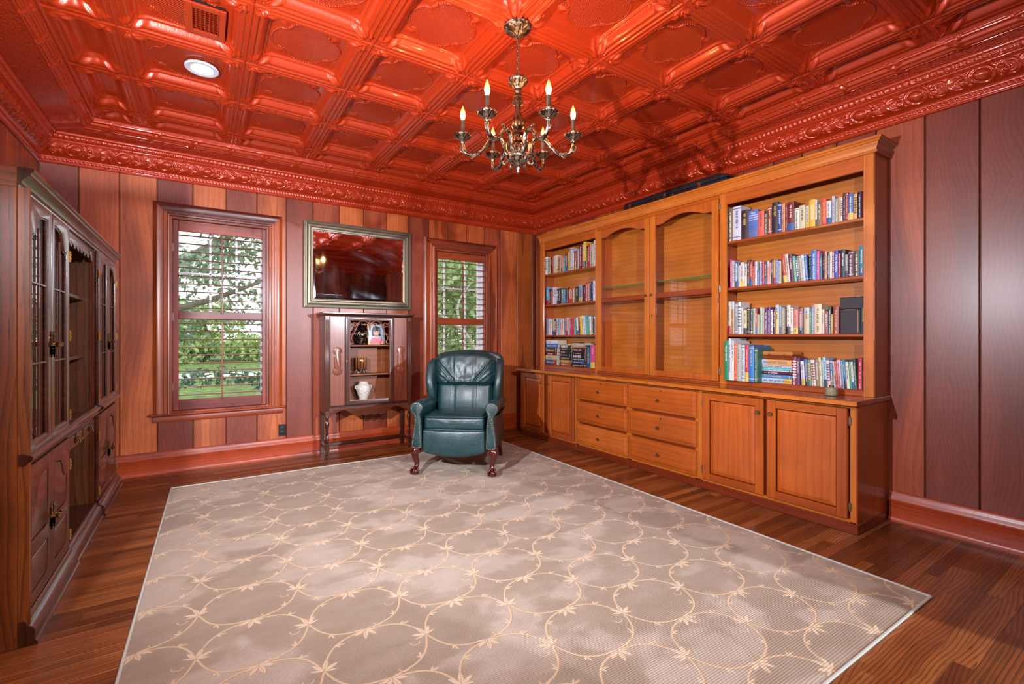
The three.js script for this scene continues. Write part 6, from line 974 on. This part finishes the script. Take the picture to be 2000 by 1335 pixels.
// ------------------------------------------------------------------ chandelier
{
  const cx = GX + 3 * TILE, cz = GZ + 4 * TILE, t = thing('chandelier', 'six-arm antique silver chandelier with lit candle bulbs hanging from the tin ceiling', 'chandelier', [cx, 0, cz]);
  const dir = Math.atan2(cx, -cz);                                   // bearing from the camera
  const wornTex = dataTex(256, 256, (x, y, c) => { const k = sstep(0.36, 0.60, fbm(x / 18, y / 18, 3)); c[0] = lerp(92, 214, k); c[1] = lerp(68, 204, k); c[2] = lerp(54, 192, k); }, { su: 0.12, sv: 0.35 });
  const worn = mat('worn silver', { map: wornTex, color: new THREE.Color('#b5aca2'), metalness: 0.85, roughness: 0.36 }), brown = mat('worn bronze', { map: wornTex, color: new THREE.Color('#7d5b46'), metalness: 0.7, roughness: 0.34 });
  const orn = (prof, seg, n, amp, y0, y1) => { const cu = new THREE.CatmullRomCurve3(prof.map(([r, y]) => V(r, y, 0)), false, 'centripetal'); return surf(seg, 36, (a, b) => { const q = cu.getPoint(b), th = a * Math.PI * 2, in_ = sstep(y0, y0 + 0.006, q.y) * sstep(y1, y1 - 0.006, q.y), rel = amp * in_ * (0.5 + 0.5 * Math.cos(th * n)) * (0.6 + 0.4 * Math.cos((q.y - y0) / (y1 - y0) * 9)); const r = q.x + rel; return [Math.cos(th) * r, q.y, Math.sin(th) * r]; }, 0.3, 0.2); };
  const Yc = 2.892;
  add('canopy', [orn([[0.074, Yc], [0.076, Yc - 0.008], [0.066, Yc - 0.014], [0.068, Yc - 0.020], [0.052, Yc - 0.030], [0.040, Yc - 0.038], [0.022, Yc - 0.044], [0.012, Yc - 0.050], [0.001, Yc - 0.052]], 96, 24, 0.004, Yc - 0.034, Yc - 0.012)], worn, t);
  add('loop', new THREE.TorusGeometry(0.010, 0.0024, 8, 16).translate(0, Yc - 0.060, 0), worn, t);
  const links = []; for (let i = 0; i < 9; i++) { const g = new THREE.TorusGeometry(0.0075, 0.0019, 6, 14).scale(1, 1.9, 1); if (i & 1) g.rotateY(Math.PI / 2); links.push([g, Yc - 0.078 - i * 0.0235]); }
  for (const [g, y] of links) add('chain_link', g.rotateY(0.5).translate(0, y, 0), plain('chain', '#6f5d50', 0.4, { metalness: 0.9 }), t);
  add('top_cup', [orn([[0.006, 2.606], [0.050, 2.604], [0.053, 2.596], [0.046, 2.584], [0.034, 2.570], [0.022, 2.556], [0.018, 2.548]], 72, 12, 0.005, 2.556, 2.600), lathe([[0, 2.60], [0.04, 2.602]], 20), new THREE.TorusGeometry(0.009, 0.0024, 8, 16).translate(0, 2.614, 0)], worn, t);
  add('column', [lathe([[0.0, 2.552], [0.019, 2.550], [0.024, 2.544], [0.026, 2.538], [0.020, 2.532], [0.017, 2.520], [0.024, 2.512], [0.028, 2.505], [0.024, 2.498], [0.018, 2.494], [0.030, 2.482], [0.032, 2.474], [0.026, 2.466], [0.018, 2.460], [0.015, 2.440], [0.018, 2.420], [0.028, 2.396], [0.036, 2.370], [0.034, 2.346], [0.024, 2.328], [0.018, 2.322], [0.030, 2.314], [0.032, 2.306], [0.020, 2.298], [0.018, 2.284], [0.027, 2.276], [0.027, 2.262], [0.020, 2.256], [0.022, 2.240], [0, 2.238]], 32)], brown, t);
  add('hub', [lathe([[0, 2.246], [0.030, 2.244], [0.034, 2.236], [0.034, 2.204], [0.030, 2.196], [0, 2.194]], 12), orn([[0.032, 2.200], [0.046, 2.192], [0.062, 2.180], [0.060, 2.166], [0.044, 2.152], [0.026, 2.142], [0.016, 2.136]], 72, 8, 0.006, 2.146, 2.188)], worn, t);
  add('finial', lathe([[0.016, 2.140], [0.018, 2.132], [0.010, 2.128], [0.014, 2.120], [0.012, 2.112], [0.008, 2.104], [0.007, 2.094], [0, 2.088]], 18), worn, t);
  const bulbGlass = mat('bulb glass', { color: new THREE.Color('#ffe9c8'), roughness: 0.02, transmission: 0.92, thickness: 0, ior: 1.45 }), glow = mat('bulb glow', { color: new THREE.Color('#ffffff'), emissive: new THREE.Color('#ffd9a0'), emissiveIntensity: 9 });
  for (let k = 0; k < 6; k++) {
    const a = dir + Math.PI / 6 + k * Math.PI / 3, dx = Math.sin(a), dz = -Math.cos(a), at = (r, y, o = 0) => V(dx * r - dz * o, y, dz * r + dx * o);
    const arm = sub('arm', t);
    add('tube', [loft([at(0.036, 2.200), at(0.058, 2.196), at(0.070, 2.215), at(0.074, 2.250), at(0.092, 2.282), at(0.122, 2.288), at(0.150, 2.268), at(0.180, 2.232), at(0.212, 2.202), at(0.250, 2.192), at(0.284, 2.204), at(0.300, 2.232), at(0.301, 2.262)], (q) => 0.0125 - 0.0035 * q + 0.003 * Math.exp(-(((q - 0.42) / 0.06) ** 2)) + 0.0015 * Math.sin(q * 60) * 0, 12, 64, { sq: 0.10 })], worn, arm);
    add('scroll', [loft([at(0.074, 2.236), at(0.088, 2.258), at(0.084, 2.284), at(0.100, 2.302), at(0.110, 2.296)], 0.0055, 7, 20), loft([at(0.150, 2.268), at(0.142, 2.288), at(0.156, 2.300), at(0.164, 2.290)], 0.005, 7, 16), loft([at(0.236, 2.192), at(0.246, 2.176), at(0.258, 2.172)], (q) => 0.006 - 0.004 * q, 7, 10), loft([at(0.290, 2.206), at(0.312, 2.214), at(0.318, 2.230), at(0.313, 2.236)], (q) => 0.006 - 0.003 * q, 7, 12), loft([at(0.04, 2.196), at(0.052, 2.160), at(0.070, 2.140), at(0.082, 2.148), at(0.076, 2.160)], (q) => 0.008 - 0.003 * q, 8, 18)], worn, arm);
    const p = at(0.301, 0);
    add('cup', [orn([[0.012, 2.254], [0.014, 2.262], [0.010, 2.268], [0.020, 2.274], [0.036, 2.284], [0.046, 2.296], [0.044, 2.304], [0.030, 2.302], [0.012, 2.298]], 56, 8, 0.0045, 2.272, 2.302).translate(p.x, 0, p.z), lathe([[0, 2.298], [0.014, 2.299]], 14).translate(p.x, 0, p.z)], worn, arm);
    add('candle_sleeve', lathe([[0, 2.296], [0.0125, 2.296], [0.0115, 2.300], [0.011, 2.374], [0.0125, 2.380], [0, 2.381]], 16).translate(p.x, 0, p.z), mat('sleeve brown', { map: wornTex, color: new THREE.Color('#5d4636'), roughness: 0.55 }), arm);
    add('bulb', lathe([[0, 2.378], [0.0085, 2.379], [0.0095, 2.386], [0.0140, 2.400], [0.0152, 2.412], [0.0125, 2.428], [0.0075, 2.444], [0.0030, 2.458], [0.0, 2.464]], 20).translate(p.x, 0, p.z), bulbGlass, arm);
    add('filament', new THREE.SphereGeometry(0.0066, 12, 10).scale(1, 1.5, 1).translate(p.x, 2.404, p.z), glow, arm);
    const L = new THREE.PointLight('#ffcf94', CANDLE_CD); L.position.set(p.x, 2.404, p.z); L.castShadow = true; L.shadow.radius = 0.3; L.name = 'candle_bulb'; arm.add(L);
  }
}
// ------------------------------------------------------------------ recessed lights: the one in view, two added out of view for fill
[[-0.005, -3.634, 'white ringed recessed downlight, lit, in the tin ceiling near the air grille'], [-0.005, -1.1, 'added fill downlight out of view in the tin ceiling near the strobe'], [2.9, -0.28, 'added fill downlight out of view in the tin ceiling near the doorway']].forEach(([x, z, label]) => {
  const y = 2.934, t = thing('recessed_light', label, 'downlight', [x, y, z]);
  add('trim_ring', lathe([[0.062, 0.004], [0.066, -0.004], [0.090, -0.007], [0.095, -0.003], [0.095, 0.004]], 48), plain('trim white', '#c9ced8', 0.4), t);
  add('reflector', lathe([[0.064, -0.002], [0.058, 0.020], [0.046, 0.034]], 40), plain('reflector', '#f3e9da', 0.4, { side: THREE.DoubleSide }), t);
  add('lamp_lens', new THREE.CircleGeometry(0.05, 40).rotateX(Math.PI / 2).translate(0, 0.030, 0), mat('can glow', { color: new THREE.Color('#ffffff'), emissive: new THREE.Color('#fff1dc'), emissiveIntensity: 3 }), t);
  const L = new THREE.SpotLight('#fff0dc', CAN_CD, 0, 1.1, 0.8); L.position.set(0, 0.022, 0); L.target.position.set(0, -1, 0); L.castShadow = true; L.shadow.radius = 2.2; L.name = 'can_light'; t.add(L, L.target);
});
// ------------------------------------------------------------------ the photographer's strobes, out of frame
STROBES.forEach((S, i) => {
  const [x, y, z] = S.p, t = thing('unseen_strobe_lamp', ['unseen black strobe lamp close to the oak hutch, lights the bookcases', 'unseen black strobe lamp by the camera, lights the rug and chair', 'unseen black strobe lamp in the passage, lights the chair through the doorway'][i], 'lamp', [x, 0, z]), d = V(...S.aim).sub(V(x, y, z)).normalize();
  const q = new THREE.Quaternion().setFromUnitVectors(V(0, 0, 1), d), bl = plain('strobe black', '#131315', 0.5);
  const head = [lathe([[0, -0.20], [0.045, -0.20], [0.05, -0.19], [0.05, -0.045], [0.058, -0.03], [0.058, -0.012], [0.05, -0.010], [0.0, -0.011]], 28).rotateX(Math.PI / 2)]; for (const g of head) g.applyQuaternion(q).translate(0, y, 0);
  add('head', head, bl, t);
  add('flash_tube', new THREE.CircleGeometry(0.045, 28).translate(0, 0, -0.006).applyQuaternion(q).translate(0, y, 0), mat('flash glow', { color: new THREE.Color('#ffffff'), emissive: new THREE.Color('#fff6ea'), emissiveIntensity: 6 }), t);
  const foot = y - 0.09; add('stand', [lathe([[0, 0.02], [0.012, 0.02], [0.012, foot], [0, foot]], 12).translate(-d.x * 0.10, 0, -d.z * 0.10), ...[0, 1, 2].map((k) => loft([V(-d.x * 0.1, 0.34, -d.z * 0.1), V(-d.x * 0.1 + Math.cos(k * 2.094 + 0.4) * 0.28, 0.012, -d.z * 0.1 + Math.sin(k * 2.094 + 0.4) * 0.28)], 0.008, 8, 4))], bl, t);
  const L = new THREE.SpotLight('#f1f4ff', S.cd, 0, S.ang, S.pen); L.position.set(d.x * 0.02, y + d.y * 0.02, d.z * 0.02); L.target.position.set(d.x, y + d.y, d.z); L.castShadow = true; L.shadow.radius = S.size; L.name = 'strobe_flash'; t.add(L, L.target);
});
{ // added grey panel, out of view, that dims the first strobe on the hutch end
  const t = thing('added_diffusion_panel', 'added grey diffusion panel out of view, dims the strobe on the end of the hutch', 'panel', [-0.80, 0, -2.02]), scrim = mat('scrim', { color: new THREE.Color(0.42, 0.42, 0.42), roughness: 1, transmission: 0.75, thickness: 0 }), bl = plain('strobe black', '#131315', 0.5);
  add('scrim', new THREE.PlaneGeometry(0.335, 1.12).translate(0.0075, 1.275, 0), scrim, t); add('frame', [bx(-0.166, -0.158, 0.71, 1.84, -0.004, 0.004), bx(0.173, 0.179, 0.71, 1.84, -0.004, 0.004), bx(-0.158, 0.173, 1.832, 1.84, -0.004, 0.004), bx(-0.158, 0.173, 0.71, 0.718, -0.004, 0.004)], bl, t); add('stand', [lathe([[0, 0.02], [0.010, 0.02], [0.010, 1.7], [0, 1.7]], 10).translate(0, 0, 0.014), ...[0, 1, 2].map((k) => loft([V(0, 0.3, 0.014), V(Math.cos(k * 2.094) * 0.2, 0.012, 0.014 + Math.sin(k * 2.094) * 0.2)], 0.007, 8, 4))], bl, t);
}
// ------------------------------------------------------------------ the arched bookcase by the doorway, which shows in the mirror
{
  const t = thing('arched_bookcase', 'dark arched bookcase beside the doorway, seen in the mirror', 'bookcase', [3.32, 0, ZF - 0.002], Math.PI), dk = wood('cherry', '#5a2416', 0.4, 0.3), w = 0.40;
  add('side', bx(-w, -w + 0.03, 0, 2.15, 0, 0.24, 0.002, 1), dk, t); add('side', bx(w - 0.03, w, 0, 2.15, 0, 0.24, 0.002, 1), dk, t); add('back', bx(-w, w, 0, 2.3, 0, 0.01, 0), dk, t);
  for (const y of [0.1, 0.5, 0.9, 1.3, 1.7, 2.0]) if (y < 2) add('shelf', bx(-w + 0.03, w - 0.03, y, y + 0.022, 0.01, 0.23, 0.002, 0), dk, t);
  const o = [[-w, 2.0], [-w, 2.3], [w, 2.3], [w, 2.0], [w - 0.05, 2.0]]; for (let i = 0; i <= 16; i++) { const a = i / 16 * Math.PI; o.push([(w - 0.05) * Math.cos(a), 2.0 + 0.17 * Math.sin(a)]); } add('arch_rail', ext(o.reverse(), 0.02, 0.002).translate(0, 0, 0.22), dk, t);
}
renderer.render(scene, camera);
